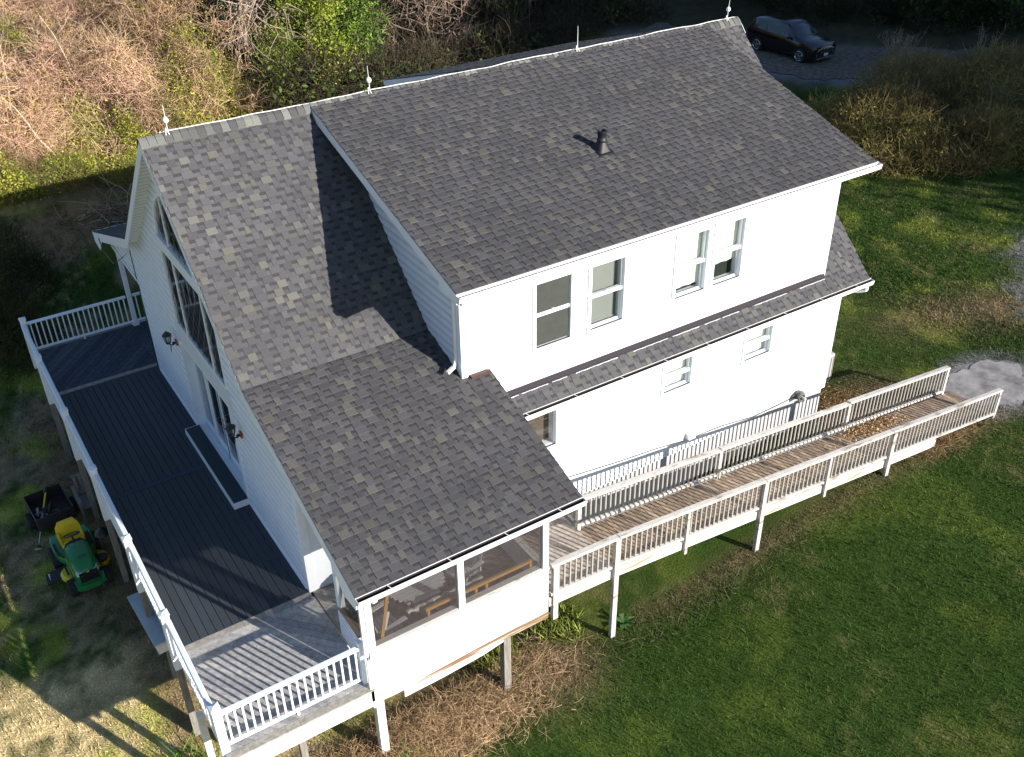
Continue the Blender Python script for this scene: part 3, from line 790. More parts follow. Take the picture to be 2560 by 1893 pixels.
# ------------------------------------------------------------ deck
deck = thing('deck', 'raised deck wrapping the gable front, white rails on grey posts', 'deck')
X0, YN, YF = -2.60, -7.38, 7.38
mb = MB(); r = random.Random(8)
x = -2.56
while x < -.05:                                             # dark boards run along y, joined at a cross board
    b = min(x+.145, -.02)
    for (y0, y1) in ((-w_+.0, .09), (.25, 4.80)):
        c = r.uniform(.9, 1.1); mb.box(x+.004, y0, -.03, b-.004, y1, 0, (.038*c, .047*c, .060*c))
    x += .149
mb.box(-2.56, .097, -.03, -.02, .243, .002, (.032, .048, .070))
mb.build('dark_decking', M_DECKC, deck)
def diag_boards(x0, x1, y0, y1, ang, cols, name, parent, m_, z=0, bw=.14, gap=.007, f=None, seed=1):
    """parallel boards at an angle, clipped to a rectangle."""
    r = random.Random(seed); mb = MB(); cx, cy = (x0+x1)/2, (y0+y1)/2; R = math.hypot(x1-x0, y1-y0)/2+.2
    d = Vector((math.cos(ang), math.sin(ang))); nn = Vector((-d.y, d.x)); t = -R
    def clip(poly, ax, val, keep_less):
        out = []
        for i in range(len(poly)):
            p, q = poly[i], poly[(i+1) % len(poly)]
            ip = (p[ax] <= val) == keep_less or p[ax] == val; iq = (q[ax] <= val) == keep_less or q[ax] == val
            if ip: out.append(p)
            if ip != iq:
                k_ = (val-p[ax])/(q[ax]-p[ax]); out.append((p[0]+(q[0]-p[0])*k_, p[1]+(q[1]-p[1])*k_))
        return out
    while t < R:
        a, b = t, t+bw-gap
        c0 = Vector((cx, cy))
        poly = [tuple(c0+nn*a-d*R), tuple(c0+nn*a+d*R), tuple(c0+nn*b+d*R), tuple(c0+nn*b-d*R)]
        for ax, val, kl in ((0, x0, False), (0, x1, True), (1, y0, False), (1, y1, True)):
            poly = clip(poly, ax, val, kl) if poly else poly
        if len(poly) >= 3:
            c = r.choice(cols); k_ = r.uniform(.85, 1.12); c = tuple(q*k_ for q in c)
            zt = (lambda p: z) if f is None else f
            n_ = len(poly)
            mb.loft([[(p[0], p[1], zt(p)-.03) for p in poly], [(p[0], p[1], zt(p)) for p in poly]], c)
        t += bw
    return mb.build(name, m_, parent)
GREY = [(.33, .32, .33), (.37, .36, .36), (.30, .295, .305), (.41, .39, .38)]
diag_boards(-2.56, -.0, YN+.15, -w_-.16, rad(-48), GREY, 'grey_decking', deck, M_DECKW, seed=2)
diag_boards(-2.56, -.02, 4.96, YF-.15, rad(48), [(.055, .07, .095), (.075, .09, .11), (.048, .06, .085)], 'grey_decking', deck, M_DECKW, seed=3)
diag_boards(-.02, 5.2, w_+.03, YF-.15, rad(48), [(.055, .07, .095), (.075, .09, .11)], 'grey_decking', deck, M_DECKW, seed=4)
mb = MB()
for (y0, y1, c) in ((-w_-.155, -w_-.005, (.30, .28, .26)), (4.81, 4.955, (.26, .245, .22)), (YN, YN+.145, (.33, .31, .28)), (YF-.145, YF, (.2, .2, .2))):
    for (xa, xb) in ((-2.58, -1.35), (-1.345, -.02)):
        mb = MB(); k_ = random.uniform(.9, 1.1); mb.box(xa, y0, -.03, xb, y1, .003, tuple(q*k_ for q in c)); mb.build('border_board', M_DECKW, deck)
mb = MB()
mb.box(X0, YN+.02, -.42, -.03, YN+.05, -.032); mb.box(X0+.04, YN+.05, -.34, X0+.07, YF-.02, -.03); mb.box(X0, YF-.05, -.34, 5.2, YF-.02, -.032)
mb.build('rim_board', M_OLDW, deck)
mb = MB()
for i in range(36): y = YN+.3+i*(YF-YN-.6)/35; mb.box(X0+.04, y, -.28, -.02, y+.04, -.032)
mb.box(X0+.3, YN+.1, -.5, X0+.38, YF-.1, -.285)
mb.build('joists', M_POSTW, deck)
YP = [-7.14, -4.76, -2.5, 0.0, 2.45, 5.12, 7.2]
def cap_post(mb, x, y, z0, z1, s=.062):
    mb.box(x-s, y-s, z0, x+s, y+s, z1-.05)
    mb.box(x-s-.012, y-s-.012, z1-.05, x+s+.012, y+s+.012, z1-.025)
    b = [(x-s-.01, y-s-.01, z1-.025), (x+s+.01, y-s-.01, z1-.025), (x+s+.01, y+s+.01, z1-.025), (x-s-.01, y+s+.01, z1-.025)]
    for i in range(4): mb.face([b[i], b[(i+1) % 4], (x, y, z1+.012)])
for y in YP:
    mb = MB(); cap_post(mb, X0+.05 if abs(y) > 7 else X0-.01, y, -.42 if abs(y) > 7 else -.32, 1.06, .07); mb.build('post_sleeve', M_WHITE, deck)
for (x, y) in ((-.08, -7.14), (.10, 7.2)):
    mb = MB(); mb.box(x-.055, y-.055, 0, x+.055, y+.055, 1.0 if y < 0 else 2.34)
    if y > 0: mb.box(x-.08, y-.08, 0, x+.08, y+.08, .12); mb.box(x-.08, y-.08, 2.2, x+.08, y+.08, 2.32)
    mb.build('post_sleeve' if y < 0 else 'porch_column', M_WHITE, deck)
for (x, y) in [(X0-.01, yy) for yy in YP[1:-1]]+[(X0-.03, -5.95), (X0+.1, -7.2), (-1.35, -7.2), (X0+.1, 7.2), (.05, 7.2), (-.08, -5.0), (-1.3, 4.9)]:
    mb = MB(); mb.box(x-.058, y-.058, G(x, y)-.1, x+.058, y+.058, -.33 if abs(y) < 7.1 else -.42)
    mb.build('support_post', M_POSTW if not (y in (-5.95,)) else M_OLDW, deck)
# rails
bal = MB(); bal.box(-.016, -.016, 0, .016, .016, 1); BALM = bal.build('baluster', M_WHITE)
BALME = BALM.data; bpy.data.objects.remove(BALM)
def railing(parent, a, b, zt, zb0, mat_, n=None, sp=.115, wide=.09, me=None, foot=True, hh=.05, bw=.05):
    """a, b: (x, y, z of walking surface) ends; rail top zt and bottom zb0 above it."""
    a = Vector(a); b = Vector(b); d = b-a; hz = Vector((0, 0, 1))
    rb = MB()
    side = Vector((-d.y, d.x, 0)).normalized()
    prof = [(-.5, -.5), (.5, -.5), (.5, .2), (.36, .5), (-.36, .5), (-.5, .2)]
    def ring(p, zc, w, h): return [p+hz*(zc+q[1]*h)+side*(q[0]*w) for q in prof]
    rb.loft([ring(a, zt-hh/2, wide, hh), ring(b, zt-hh/2, wide, hh)])
    rb.loft([ring(a, zb0+.02, bw, .05), ring(b, zb0+.02, bw, .05)])
    if foot:
        mid = (a+b)/2; rb.box(mid.x-.02, mid.y-.02, mid.z, mid.x+.02, mid.y+.02, mid.z+zb0)
    ro = rb.build('railing', mat_, parent)
    L = d.length; n = n or int(L/sp)
    for i in range(n):
        p = a+d*((i+.5)/n)
        o = bpy.data.objects.new('baluster', me or BALME); COL.objects.link(o); o.parent = ro
        o.location = p+hz*(zb0+.03); o.scale = (1, 1, zt-hh-zb0-.02)
    return ro
railing(deck, (X0+.13, -7.14, 0), (-.13, -7.14, 0), .88, .09, M_WHITE, n=18)
railing(deck, (X0+.13, 7.2, 0), (.0, 7.2, 0), .90, .09, M_WHITE, n=19)
railing(deck, (.18, 7.2, 0), (2.4, 7.2, 0), .90, .09, M_WHITE, n=15)
for y0, y1 in zip(YP[:-1], YP[1:]):
    railing(deck, (X0+.02, y0+.07, 0), (X0+.02, y1-.07, 0), .90, .06, M_WHITE, sp=.125, wide=.10, hh=.07)

# door step
st = thing('door_step', 'low step with dark tread and white edges below the french doors', 'step', (0, 0, 0))
mb = MB(); mb.box(-.36, -1.62, .004, -.04, 1.50, .14); mb.box(-.375, -1.635, .004, -.36, 1.515, .155); mb.box(-.36, -1.635, .004, -.04, -1.62, .155); mb.box(-.36, 1.50, .004, -.04, 1.515, .155)
mb.build('riser', M_WHITE, st)
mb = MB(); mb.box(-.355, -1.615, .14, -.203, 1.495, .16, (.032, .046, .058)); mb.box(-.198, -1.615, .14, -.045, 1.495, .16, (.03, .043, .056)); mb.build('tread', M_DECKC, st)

# ------------------------------------------------------------ screened porch (under the house roof)
porch = thing('screened_porch', 'screened porch with white half walls at the near corner', 'porch')
PX0, PX1, PY = .04, 3.66, -7.2
diag_boards(.03, PX1, PY+.08, -w_-.04, rad(-48), [(.30, .27, .25), (.27, .245, .23), (.33, .30, .27)], 'floor', porch, M_DECKW, z=.001, seed=6)
mb = MB()
mb.box(PX0, PY, -.60, PX1, PY+.05, .66)                                       # near half wall
mb.build('half_wall', M_WHITE, porch)
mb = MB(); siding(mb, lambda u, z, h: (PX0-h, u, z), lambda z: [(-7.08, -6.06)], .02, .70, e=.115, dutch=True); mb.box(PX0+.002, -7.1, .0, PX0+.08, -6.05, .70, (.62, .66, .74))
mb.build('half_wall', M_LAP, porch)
mb = MB()
for k_ in range(14): yy = -7.08+k_*.115; mb.box(PX1-.04, yy, 0, PX1-.015, yy+.108, .62)
mb.box(PX1-.012, -7.1, -.02, PX1, -5.5, .62)
mb.build('half_wall', M_SIDE, porch)
mb = MB(); mb.box(PX0+.02, PY-.03, .66, PX1, PY+.16, .705); mb.build('sill', M_OLDW, porch)
mb = MB(); mb.box(PX0-.03, -7.06, .70, PX0+.12, -6.0, .74); mb.build('sill', mat('bare_sill', (.36, .27, .19), .85, var=.3, scale=8, stretch=(5, .7, 1)), porch)
mb = MB(); mb.box(PX1-.10, -7.06, .62, PX1+.04, -5.5, .665); mb.build('sill', M_OLDW, porch)
for (x0, x1, y0, y1, z0, m_) in ((PX0, PX0+.12, PY, PY+.12, -.6, M_WHITE), (1.78, 1.90, PY+.0, PY+.12, .705, M_WHITE), (PX1-.12, PX1, PY, PY+.12, -.6, M_WHITE), (PX0-.01, PX0+.1, -6.06, -5.95, 0, M_WHITE),
                             (PX1-.09, PX1, -5.55, -5.46, 0, M_WHITE)):
    mb = MB(); mb.box(x0, y0-.002, z0, x1, y1, 2.30); mb.build('porch_post', m_, porch)
mb = MB(); mb.box(PX0+.12, PY+.01, 1.98, PX1-.12, PY+.1, 2.30); mb.box(PX1-.08, -7.08, 2.0, PX1-.01, -w_, 2.3); mb.box(PX0+.01, -7.08, 2.02, PX0+.08, -w_-.06, 2.36)
mb.build('header_beam', M_WHITE, porch)
mb = MB(); mb.box(PX0+.12, PY+.05, .705, 1.78, PY+.053, 1.98); mb.box(1.90, PY+.05, .705, PX1-.12, PY+.053, 1.98); mb.build('insect_screen', M_SCREEN, porch)
mb = MB(); mb.box(PX1-.05, -7.08, .665, PX1-.047, -5.55, 2.0); mb.build('insect_screen', M_SCREEN, porch)
mb = MB(); mb.box(PX0+.04, -7.08, .74, PX0+.043, -6.06, 2.02); mb.build('insect_screen', M_SCREEN, porch)
# worn band board and the sagging strip under the wall
mb = MB(); mb.prism([(PX0, -.60), (PX1, -.60), (PX1, -.43), (2.2, -.47), (PX0+.5, -.56)], PY-.012, PY-.002, 'y')
mb.build('band_board', mat('peeling_paint', (.66, .62, .56), .85, var=.2, scale=6, streak=((.20, .12, .065), .38, 1.6, (.5, 6, 9))), porch)
mb = MB(); q = [(PX0+.55, -.62), (PX0+.55, -.80), (1.4, -.79), (2.2, -.74), (2.75, -.64), (2.75, -.60)]
mb.prism(q, PY+.0, PY+.025, 'y'); bo = mb.build('loose_trim_strip', M_WHITE, porch)
cu = bpy.data.curves.new('lettering', 'FONT'); cu.body = 'N RISEL E PACKED'; cu.size = .075; cu.extrude = .001; cu.space_character = 1.25
fo = bpy.data.objects.new('tmp', cu); COL.objects.link(fo)
dg = bpy.context.evaluated_depsgraph_get(); me = bpy.data.meshes.new_from_object(fo.evaluated_get(dg)); bpy.data.objects.remove(fo)
me.materials.clear(); me.materials.append(mat('faded_print', (.22, .22, .25), .8)); me.name = 'lettering'
lo = bpy.data.objects.new('lettering', me); COL.objects.link(lo); lo.parent = bo; lo.rotation_euler = (rad(90), 0, 0); lo.location = (.72, PY-.003, -.755)
for (x, y) in ((PX0+.07, PY+.07), (2.74, PY+.07)):
    mb = MB(); s_ = .075; mb.box(x-s_, y-s_, G(x, y)-.1, x+s_, y+s_, -.61); mb.build('support_post', M_POSTW if x > .5 else M_OLDW, porch)
mb = MB()
for k_ in range(9): mb.box(.2+k_*.42, PY+.1, -.28, .24+k_*.42, -w_, -.04)
mb.build('joists', M_POSTW, porch)

# furniture and timber inside the porch
t_ = thing('patio_table', 'round white slatted table with a dark umbrella hole inside the screened porch', 'table', (1.45, -6.12, 0))
mb = MB()
for i in range(12):
    y = -.52+i*.09; hw = math.sqrt(max(0, .55**2-(y+.04)**2)); mb.box(-hw, y, .68, hw, y+.078, .70)
mb.box(-.5, -.02, .655, .5, .04, .68); mb.box(-.02, -.5, .655, .04, .5, .68)
mb.build('table_top', M_PLASW, t_)
mb = MB(); mb.lathe([(.0, .701), (.035, .701), (.035, .704), (0, .704)], 0, .0, 14); mb.build('umbrella_hole', M_BLACK, t_)
for a in range(4):
    an = rad(45+90*a); mb = MB(); mb.bar((.3*math.cos(an), .3*math.sin(an), .66), (.42*math.cos(an), .42*math.sin(an), 0), .05, .03); mb.build('leg', M_PLASW, t_)
def patio_chair(x, y, a, label):
    t_ = thing('porch_chair', label, 'chair', (x, y, 0), a, 'white chairs inside the screened porch')
    mb = MB()
    for i in range(5): mb.box(-.24, -.24+i*.098, .40, .24, -.155+i*.098, .42)
    mb.build('seat', M_PLASW, t_)
    mb = MB()
    for i in range(5):
        xx = -.22+i*.09; mb.bar((xx+.04, .24, .42), (xx+.04, .36, .95-.03*abs(i-2)), .075, .018, up=(0, 1, 0))
    mb.build('backrest', M_PLASW, t_)
    for sx in (-1, 1):
        mb = MB(); mb.prism([(-.30, .60), (-.28, .63), (.26, .63), (.26, .60)], sx*.27-.04, sx*.27+.04, 'x'); mb.build('armrest', M_PLASW, t_)
        for sy in (-.2, .2): mb = MB(); mb.box(sx*.25-.02, sy-.02, 0, sx*.25+.02, sy+.02, .60); mb.build('leg', M_PLASW, t_)
patio_chair(.62, -6.55, rad(100), 'white slatted chair at the left end of the screened porch')
patio_chair(2.45, -6.15, rad(-70), 'white slatted chair right of the round porch table')
mb = MB(); pts = []
for i in range(25):
    f_ = i/24; pts.append((.95+1.5*f_, -6.83+.012*math.sin(i*2.1), .78+.012*math.sin(i*1.7)))
mb.tube(pts, [.045+.014*math.sin(i*2.7)+.008*math.sin(i*5) for i in range(25)], 9)
tag(mb.build('wrapped_pole', M_WRAP, None, True), 'long pole wrapped in crinkled plastic lying across the porch', 'pole')
t_ = thing('timber_rail', 'new pine rail on small blocks along the porch sill', 'timber', (0, 0, 0))
mb = MB(); mb.box(1.22, -7.02, .80, 3.42, -6.975, .86); mb.build('rail', M_WOODY, t_)
for xx in (1.24, 2.2, 2.42, 3.36): mb = MB(); mb.box(xx, -7.03, .706, xx+.05, -6.97, .80); mb.build('block', M_WOODY, t_)
mb = MB(); mb.bar((.36, -7.03, .72), (.62, -7.0, 1.98), .06, .03, up=(0, 1, 0)); tag(mb.build('leaning_board', M_WOODY), 'orange pine board leaning in the left porch opening', 'board')
mb = MB(); mb.bar((.46, -6.9, .72), (.60, -6.8, .98), .09, .012, up=(0, 1, 0)); tag(mb.build('white_offcut', M_PLASW), 'small white offcut leaning beside the orange board in the porch', 'board')

# ------------------------------------------------------------ ramp
ramp = thing('access_ramp', 'long weathered wooden ramp sloping down beside the house', 'ramp')
def lerp(tab, x):
    xs_ = [q[0] for q in tab]; return float(np.interp(x, xs_, [q[1] for q in tab]))
ZO = [(3.68, -.13), (5.3, -.22), (17.6, -1.48)]; ZI = [(3.68, -.14), (5.3, -.26), (17.6, -1.50)]
YO, YI = -7.13, -5.82
def rampz(x, y):
    f_ = (y-YO)/(YI-YO); f_ = max(0, min(1, f_)); return lerp(ZO, x)*(1-f_)+lerp(ZI, x)*f_
diag_boards(3.70, 5.32, YO+.0, -w_-.04, rad(-48), [(.36, .31, .27), (.33, .28, .25), (.40, .34, .29)], 'ramp_landing', ramp, M_DECKW, f=lambda p: lerp(ZO, p[0]), seed=21)
mb = MB(); r = random.Random(31); x = 5.33
while x < 17.6:
    b = x+.138; c = r.choice([(.32, .24, .175), (.28, .21, .155), (.36, .275, .205), (.24, .185, .14)]); k_ = r.uniform(.85, 1.1); c = tuple(q*k_ for q in c)
    sh = .0
    P = []
    for zz in (-.035, 0): P += [(x+.006+sh, YO, rampz(x, YO)+zz), (b-.006+sh, YO, rampz(b, YO)+zz), (b-.006-sh, YI, rampz(b, YI)+zz), (x+.006-sh, YI, rampz(x, YI)+zz)]
    mb.hexa(P, c); x = b
mb.build('ramp_boards', M_DECKW, ramp)
M_RFAS = mat('ramp_fascia_paint', (.66, .65, .62), .8, var=.1, scale=5, streak=((.35, .24, .13), .58, 1.5, (.5, 5, 6)))
def skirt(tab, y, xs_, dep, name='fascia'):
    mb = MB()
    for a, b in zip(xs_[:-1], xs_[1:]): mb.prism([(a, lerp(tab, a)-.03-dep), (b, lerp(tab, b)-.03-dep), (b, lerp(tab, b)-.025), (a, lerp(tab, a)-.025)], y-.02, y+.02, 'y')
    return mb.build(name, M_RFAS, ramp)
skirt(ZO, YO-.03, [3.7, 5.3, 9.4, 13.4, 15.2], .20); skirt(ZI, YI+.03, [5.3, 9.4, 13.4, 15.2], .16)
balr = MB(); balr.box(-.015, -.015, 0, .015, .015, 1); o = balr.build('baluster', mat('weathered_shaded_baluster', (.34, .32, .30), .9, var=.15, scale=9, spec=.1)); BALR = o.data; bpy.data.objects.remove(o)  # darker than the rail: shaded side faces put into the baluster colour
def rrail(x0, x1, y, tab, zt, n, z1=None):
    a = (x0, y, lerp(tab, x0)); b = (x1, y, lerp(tab, x1)); return railing(ramp, a, b, zt, .07, M_RAMPR, n=n, wide=.15, me=BALR, foot=False, hh=.045, bw=.09)
rrail(3.72, 5.28, YO-.04, ZO, .84, 12); rrail(5.30, 9.2, YO-.04, ZO, .84, 30); rrail(9.22, 13.3, YO-.04, ZO, .84, 31); rrail(13.32, 17.5, YO-.04, ZO, .84, 32)
rrail(5.36, 9.2, YI+.02, ZI, .80, 30); rrail(9.22, 13.4, YI+.02, ZI, .82, 32); rrail(13.42, 17.25, YI+.02, ZI, .86, 29)
# short rail from the landing corner back to the house
railing(ramp, (5.32, -5.75, -.16), (5.32, -4.72, -.12), .78, .08, M_RAMPR, n=8, wide=.12, me=BALR, foot=False, hh=.05)
for (x, y) in [(3.82, YO-.05), (5.24, YO-.09), (9.2, YO-.09), (13.36, YO-.09)]:
    mb = MB(); mb.box(x-.055, y-.045, G(x, y)-.1 if x > 4 else -.72, x+.055, y+.045, lerp(ZO, x)+.80); mb.build('support_post', M_RAMPR, ramp)
for x in (7.05, 11.2): mb = MB(); mb.box(x-.035, YO-.12, lerp(ZO, x)-.32, x+.035, YO-.07, lerp(ZO, x)+.78); mb.build('side_post', M_RAMPR, ramp)
for x in (5.36, 9.22, 13.42): mb = MB(); mb.box(x-.045, YI-.045, G(x, YI)-.1, x+.045, YI+.045, lerp(ZI, x)+.78); mb.build('support_post', M_RAMPR, ramp)
for (x, y, tab) in ((17.5, YO-.04, ZO), (17.25, YI+.02, ZI)): mb = MB(); mb.box(x-.04, y-.04, G(x, y)-.1, x+.04, y+.04, lerp(tab, x)+.80); mb.build('end_post', M_RAMPR, ramp)

# ------------------------------------------------------------ fittings on the sunny wall
t_ = thing('dryer_vent', 'white vent hood low on the sunny side wall above the ramp', 'vent', (9.34, -w_-.015, -.2))
mb = MB(); mb.prism([(0, -.09), (-.02, -.09), (-.13, -.06), (-.10, .02), (0, .10)], -.1, .1, 'x'); mb.build('hood', M_WHITE, t_)
mb = MB(); mb.box(-.12, -.012, -.11, .12, .0, .11); mb.build('plate', M_WHITE, t_)
t_ = thing('hose_reel', 'grey round hose reel on the wall near the back corner', 'hose reel', (13.0, -w_-.02, -.42))
mb = MB()
for k_ in range(5):
    pts = [(-.15+.03*math.sin(k_)+.10*math.cos(a), -.05-.035*k_, .10*math.sin(a)) for a in np.linspace(0, 2*math.pi, 18)]; mb.tube(pts, .025, 6, cap=False)
mb.build('hose', mat('grey_hose', (.13, .12, .12), .6), t_, True)
mb = MB(); mb.tube([(-.15, 0, 0), (-.15, -.3, 0)], .03, 10); mb.box(-.1, -.1, -.12, .16, -.005, .10); mb.build('bracket', M_OLDW, t_)
mb = MB(); mb.tube([(5.95, -w_-.03, .08), (7.2, -w_-.035, -.08), (8.4, -w_-.03, -.20), (9.2, -w_-.03, -.32), (10.4, -w_-.03, -.38), (11.4, -w_-.04, -.52), (12.2, -w_-.04, -.50), (12.9, -w_-.03, -.47)], .010, 6)
tag(mb.build('wall_cable', M_BLACK), 'thin dark cable sagging along the bottom of the sunny side wall', 'cable')
t_ = thing('heat_pump', 'grey heat pump unit behind the rear corner of the house', 'heat pump', (15.0, -3.3, G(15, -3.3)))
mb = MB(); mb.box(-.42, -.38, 0, .42, .38, .85); mb.build('casing', mat('dull_grey_metal', (.36, .37, .38), .5, var=.15, scale=5), t_, bevel=.05)
mb = MB(); mb.lathe([(.0, .86), (.28, .86), (.3, .87), (.26, .885), (0, .885)], 0, 0, 20); mb.build('fan_grille', M_BLACK, t_)
mb = MB()
for i in range(9): mb.box(-.38+i*.092, -.392, .1, -.36+i*.092, -.38, .75)
mb.build('louvres', M_POSTW, t_)

# ------------------------------------------------------------ things below the deck
gz = G(-3.3, 1)
M_JGRN = mat('green_body_paint', (.018, .20, .055), .3, var=.06, scale=4, coat=.4)
M_YEL = mat('yellow_plastic', (.80, .56, .015), .4, var=.06, scale=6)
M_STICK = mat('white_sticker', (.7, .7, .75), .5)
M_ORG = mat('orange_knob', (.8, .18, .02), .5)
mower = thing('riding_mower', 'green riding mower with a yellow seat parked below the deck', 'mower', (-3.32, .95, gz), rad(2))
# local: front is -y
hood = MB(); rings = []
for (y, hw, zt, zl) in ((-.12, .25, .86, .42), (-.20, .275, .87, .40), (-.55, .27, .83, .38), (-.80, .25, .77, .36), (-.93, .21, .70, .36), (-.97, .17, .62, .38)):
    rings.append([(-hw, y, zl), (-hw*1.02, y, zt-.14), (-hw*.86, y, zt-.04), (-hw*.5, y, zt), (hw*.5, y, zt), (hw*.86, y, zt-.04), (hw*1.02, y, zt-.14), (hw, y, zl)])
hood.loft(rings); hood.build('hood', M_JGRN, mower, True)
mb = MB(); mb.box(-.075, -.62, .838, .10, -.605, .846); mb.box(-.075, -.66, .836, -.062, -.605, .842); mb.box(.09, -.66, .836, .10, -.605, .842); mb.build('hood_vent', M_BLACK, mower)
mb = MB()
for k_ in range(4): mb.box(-.17, -.995-.0*k_, .44+k_*.055, .17, -.965, .475+k_*.055)
mb.box(-.19, -.975, .40, .19, -.95, .66); mb.build('grille', M_BLACK, mower)
for s_ in (-1, 1):
    mb = MB(); mb.hexa([(s_*.13, -.985, .585), (s_*.235, -.93, .585), (s_*.24, -.86, .60), (s_*.13, -.93, .60), (s_*.12, -.965, .66), (s_*.215, -.90, .68), (s_*.22, -.83, .70), (s_*.12, -.88, .70)])
    mb.build('headlight', mat('clear_lens', (.5, .55, .5), .1), mower)
for s_ in (-1, 1): mb = MB(); mb.bar((s_*.283, -.22, .62), (s_*.262, -.82, .56), .012, .022, up=(0, 0, 1)); mb.build('hood_stripe', M_YEL, mower)
# small leaping-deer style badge in yellow
mb = MB(); shp = [(-.035, 0), (-.02, .016), (.0, .018), (.018, .03), (.03, .032), (.022, .02), (.012, .006), (.026, -.008), (.008, -.002), (-.012, .002), (-.028, -.012)]
mb.prism(shp, -1.0, -.997, 'y'); bo = mb.build('badge', M_YEL, mower); bo.location = (0, 0, .675)
mb = MB(); n = 14
pr = [(-.31, -.78, .24), (-.30, -.98, .24), (-.15, -1.05, .24), (.15, -1.05, .24), (.30, -.98, .24), (.31, -.78, .24), (.22, -.80, .24), (.20, -.93, .24), (0, -.97, .24), (-.20, -.93, .24), (-.22, -.80, .24)]
mb.loft([[(a, b, .24) for a, b, c in pr], [(a, b, .38) for a, b, c in pr]]); mb.build('bumper', M_JGRN, mower)
# rear body and fenders
mb = MB()
body = [(-.40, .78), (-.44, .55), (-.44, .22), (-.40, .02), (-.30, -.10), (-.30, -.55), (-.37, -.62), (-.37, -.62), (.37, -.62), (.30, -.55), (.30, -.10), (.40, .02), (.44, .22), (.44, .55), (.40, .78)]
mb.loft([[(x, y, .40 if y > -.05 else .30) for x, y in body], [(x*.99, y, .56 if y > .0 else (.50 if y > -.12 else .36)) for x, y in body]])
mb.build('fender_deck', M_JGRN, mower, bevel=.03)
for s_ in (-1, 1):
    mb = MB(); mb.box(s_*.25-.07, -.50, .362, s_*.25+.11*s_, -.14, .375); mb.box(s_*.30-.045, .0, .562, s_*.30+.085*s_, .45, .575); mb.build('footrest', M_RUB, mower)
# seat
mb = MB()
mb.loft([[(-.22, .02, .66), (.22, .02, .66), (.23, .44, .66), (-.23, .44, .66)], [(-.25, -.02, .72), (.25, -.02, .72), (.26, .46, .74), (-.26, .46, .74)], [(-.21, .05, .735), (.21, .05, .735), (.2, .40, .70), (-.2, .40, .70)]])
mb.loft([[(-.26, .38, .70), (.26, .38, .70), (.26, .50, .70), (-.26, .50, .70)], [(-.25, .43, .92), (.25, .43, .92), (.24, .53, .92), (-.24, .53, .92)], [(-.18, .47, 1.05), (.18, .47, 1.05), (.16, .54, 1.05), (-.16, .54, 1.05)]])
for s_ in (-1, 1): mb.loft([[(s_*.2, .1, .72), (s_*.26, .1, .72), (s_*.26, .1, .76), (s_*.2, .1, .74)], [(s_*.2, .42, .74), (s_*.26, .42, .74), (s_*.26, .44, .88), (s_*.2, .44, .86)]])
mb.build('seat', M_YEL, mower, bevel=.03)
mb = MB(); mb.box(-.15, .1, .54, .15, .42, .66); mb.build('seat_bracket', M_BLACK, mower)
mb = MB(); mb.hexa([(-.24, -.13, .58), (.24, -.13, .58), (.22, .02, .56), (-.22, .02, .56), (-.23, -.14, .84), (.23, -.14, .84), (.14, -.02, .86), (-.14, -.02, .86)]); mb.build('dashboard', M_BLACK, mower)
mb = MB(); c0 = Vector((0, .02, .98)); nrm = Vector((0, .5, 1)).normalized(); a0 = Vector((1, 0, 0)); b0 = nrm.cross(a0)
mb.tube([c0+a0*.17*math.cos(a)+b0*.17*math.sin(a) for a in np.linspace(0, 2*math.pi, 25)], .014, 8, cap=False)
for a in (0, 2.1, 4.2): mb.tube([c0-nrm*.02, c0+a0*.165*math.cos(a)+b0*.165*math.sin(a)], .013, 6)
mb.tube([c0, c0-nrm*.16], .025, 8); mb.build('steering_wheel', M_BLACK, mower, True)
mb = MB(); mb.box(-.20, -.06, .865, -.11, -.035, .885, None); mb.build('throttle_lever', M_YEL, mower)
mb = MB(); mb.tube([(.20, -.02, .88), (.235, -.07, .90), (.20, -.12, .90)], .018, 8); mb.build('choke_knob', M_ORG, mower)
def wheel(parent, x, y, r_, w, hubm):
    mb = MB(); mb.lathe([(r_*.55, -w/2), (r_*.9, -w/2), (r_, -w/2+.03), (r_, w/2-.03), (r_*.9, w/2), (r_*.55, w/2), (r_*.5, 0)], 0, 0, 24)
    for k_ in range(16):
        a = 2*math.pi*k_/16; mb.bar((r_*math.cos(a), r_*math.sin(a), -w*.4), (r_*math.cos(a+.12), r_*math.sin(a+.12), w*.4), .03, .016, up=(math.cos(a), math.sin(a), 0))
    wo = mb.build('wheel', M_RUB, parent, True); wo.rotation_euler = (0, rad(90), 0); wo.location = (x, y, r_)
    h = MB(); h.lathe([(0, -w/2+.02), (r_*.55, -w/2+.03), (r_*.52, w/2-.03), (0, w/2-.02)], 0, 0, 20); h.build('rim', hubm, wo, True)
for s_ in (-1, 1):
    wheel(mower, s_*.36, -.74, .19, .16, M_YEL); wheel(mower, s_*.40, .38, .25, .23, M_YEL)
mb = MB(); mb.lathe([(0, .12), (.30, .12), (.32, .16), (.30, .24), (.2, .27), (0, .28)], .27, -.15, 20); mb.lathe([(0, .12), (.28, .12), (.3, .2), (.24, .25), (0, .26)], -.2, -.25, 20)
mb.box(-.3, -.48, .12, .35, .06, .23); mb.build('mower_deck', M_YEL, mower)
mb = MB(); mb.lathe([(0, .26), (.12, .28), (.13, .33), (0, .34)], .42, -.28, 14); mb.build('belt_cover', M_BLACK, mower)
mb = MB(); mb.hexa([(-.78, -.28, .12), (-.30, -.34, .20), (-.30, .04, .20), (-.74, .08, .12), (-.78, -.28, .15), (-.30, -.34, .25), (-.30, .04, .25), (-.74, .08, .15)]); ch = mb.build('discharge_chute', M_RUB, mower)
mb = MB()
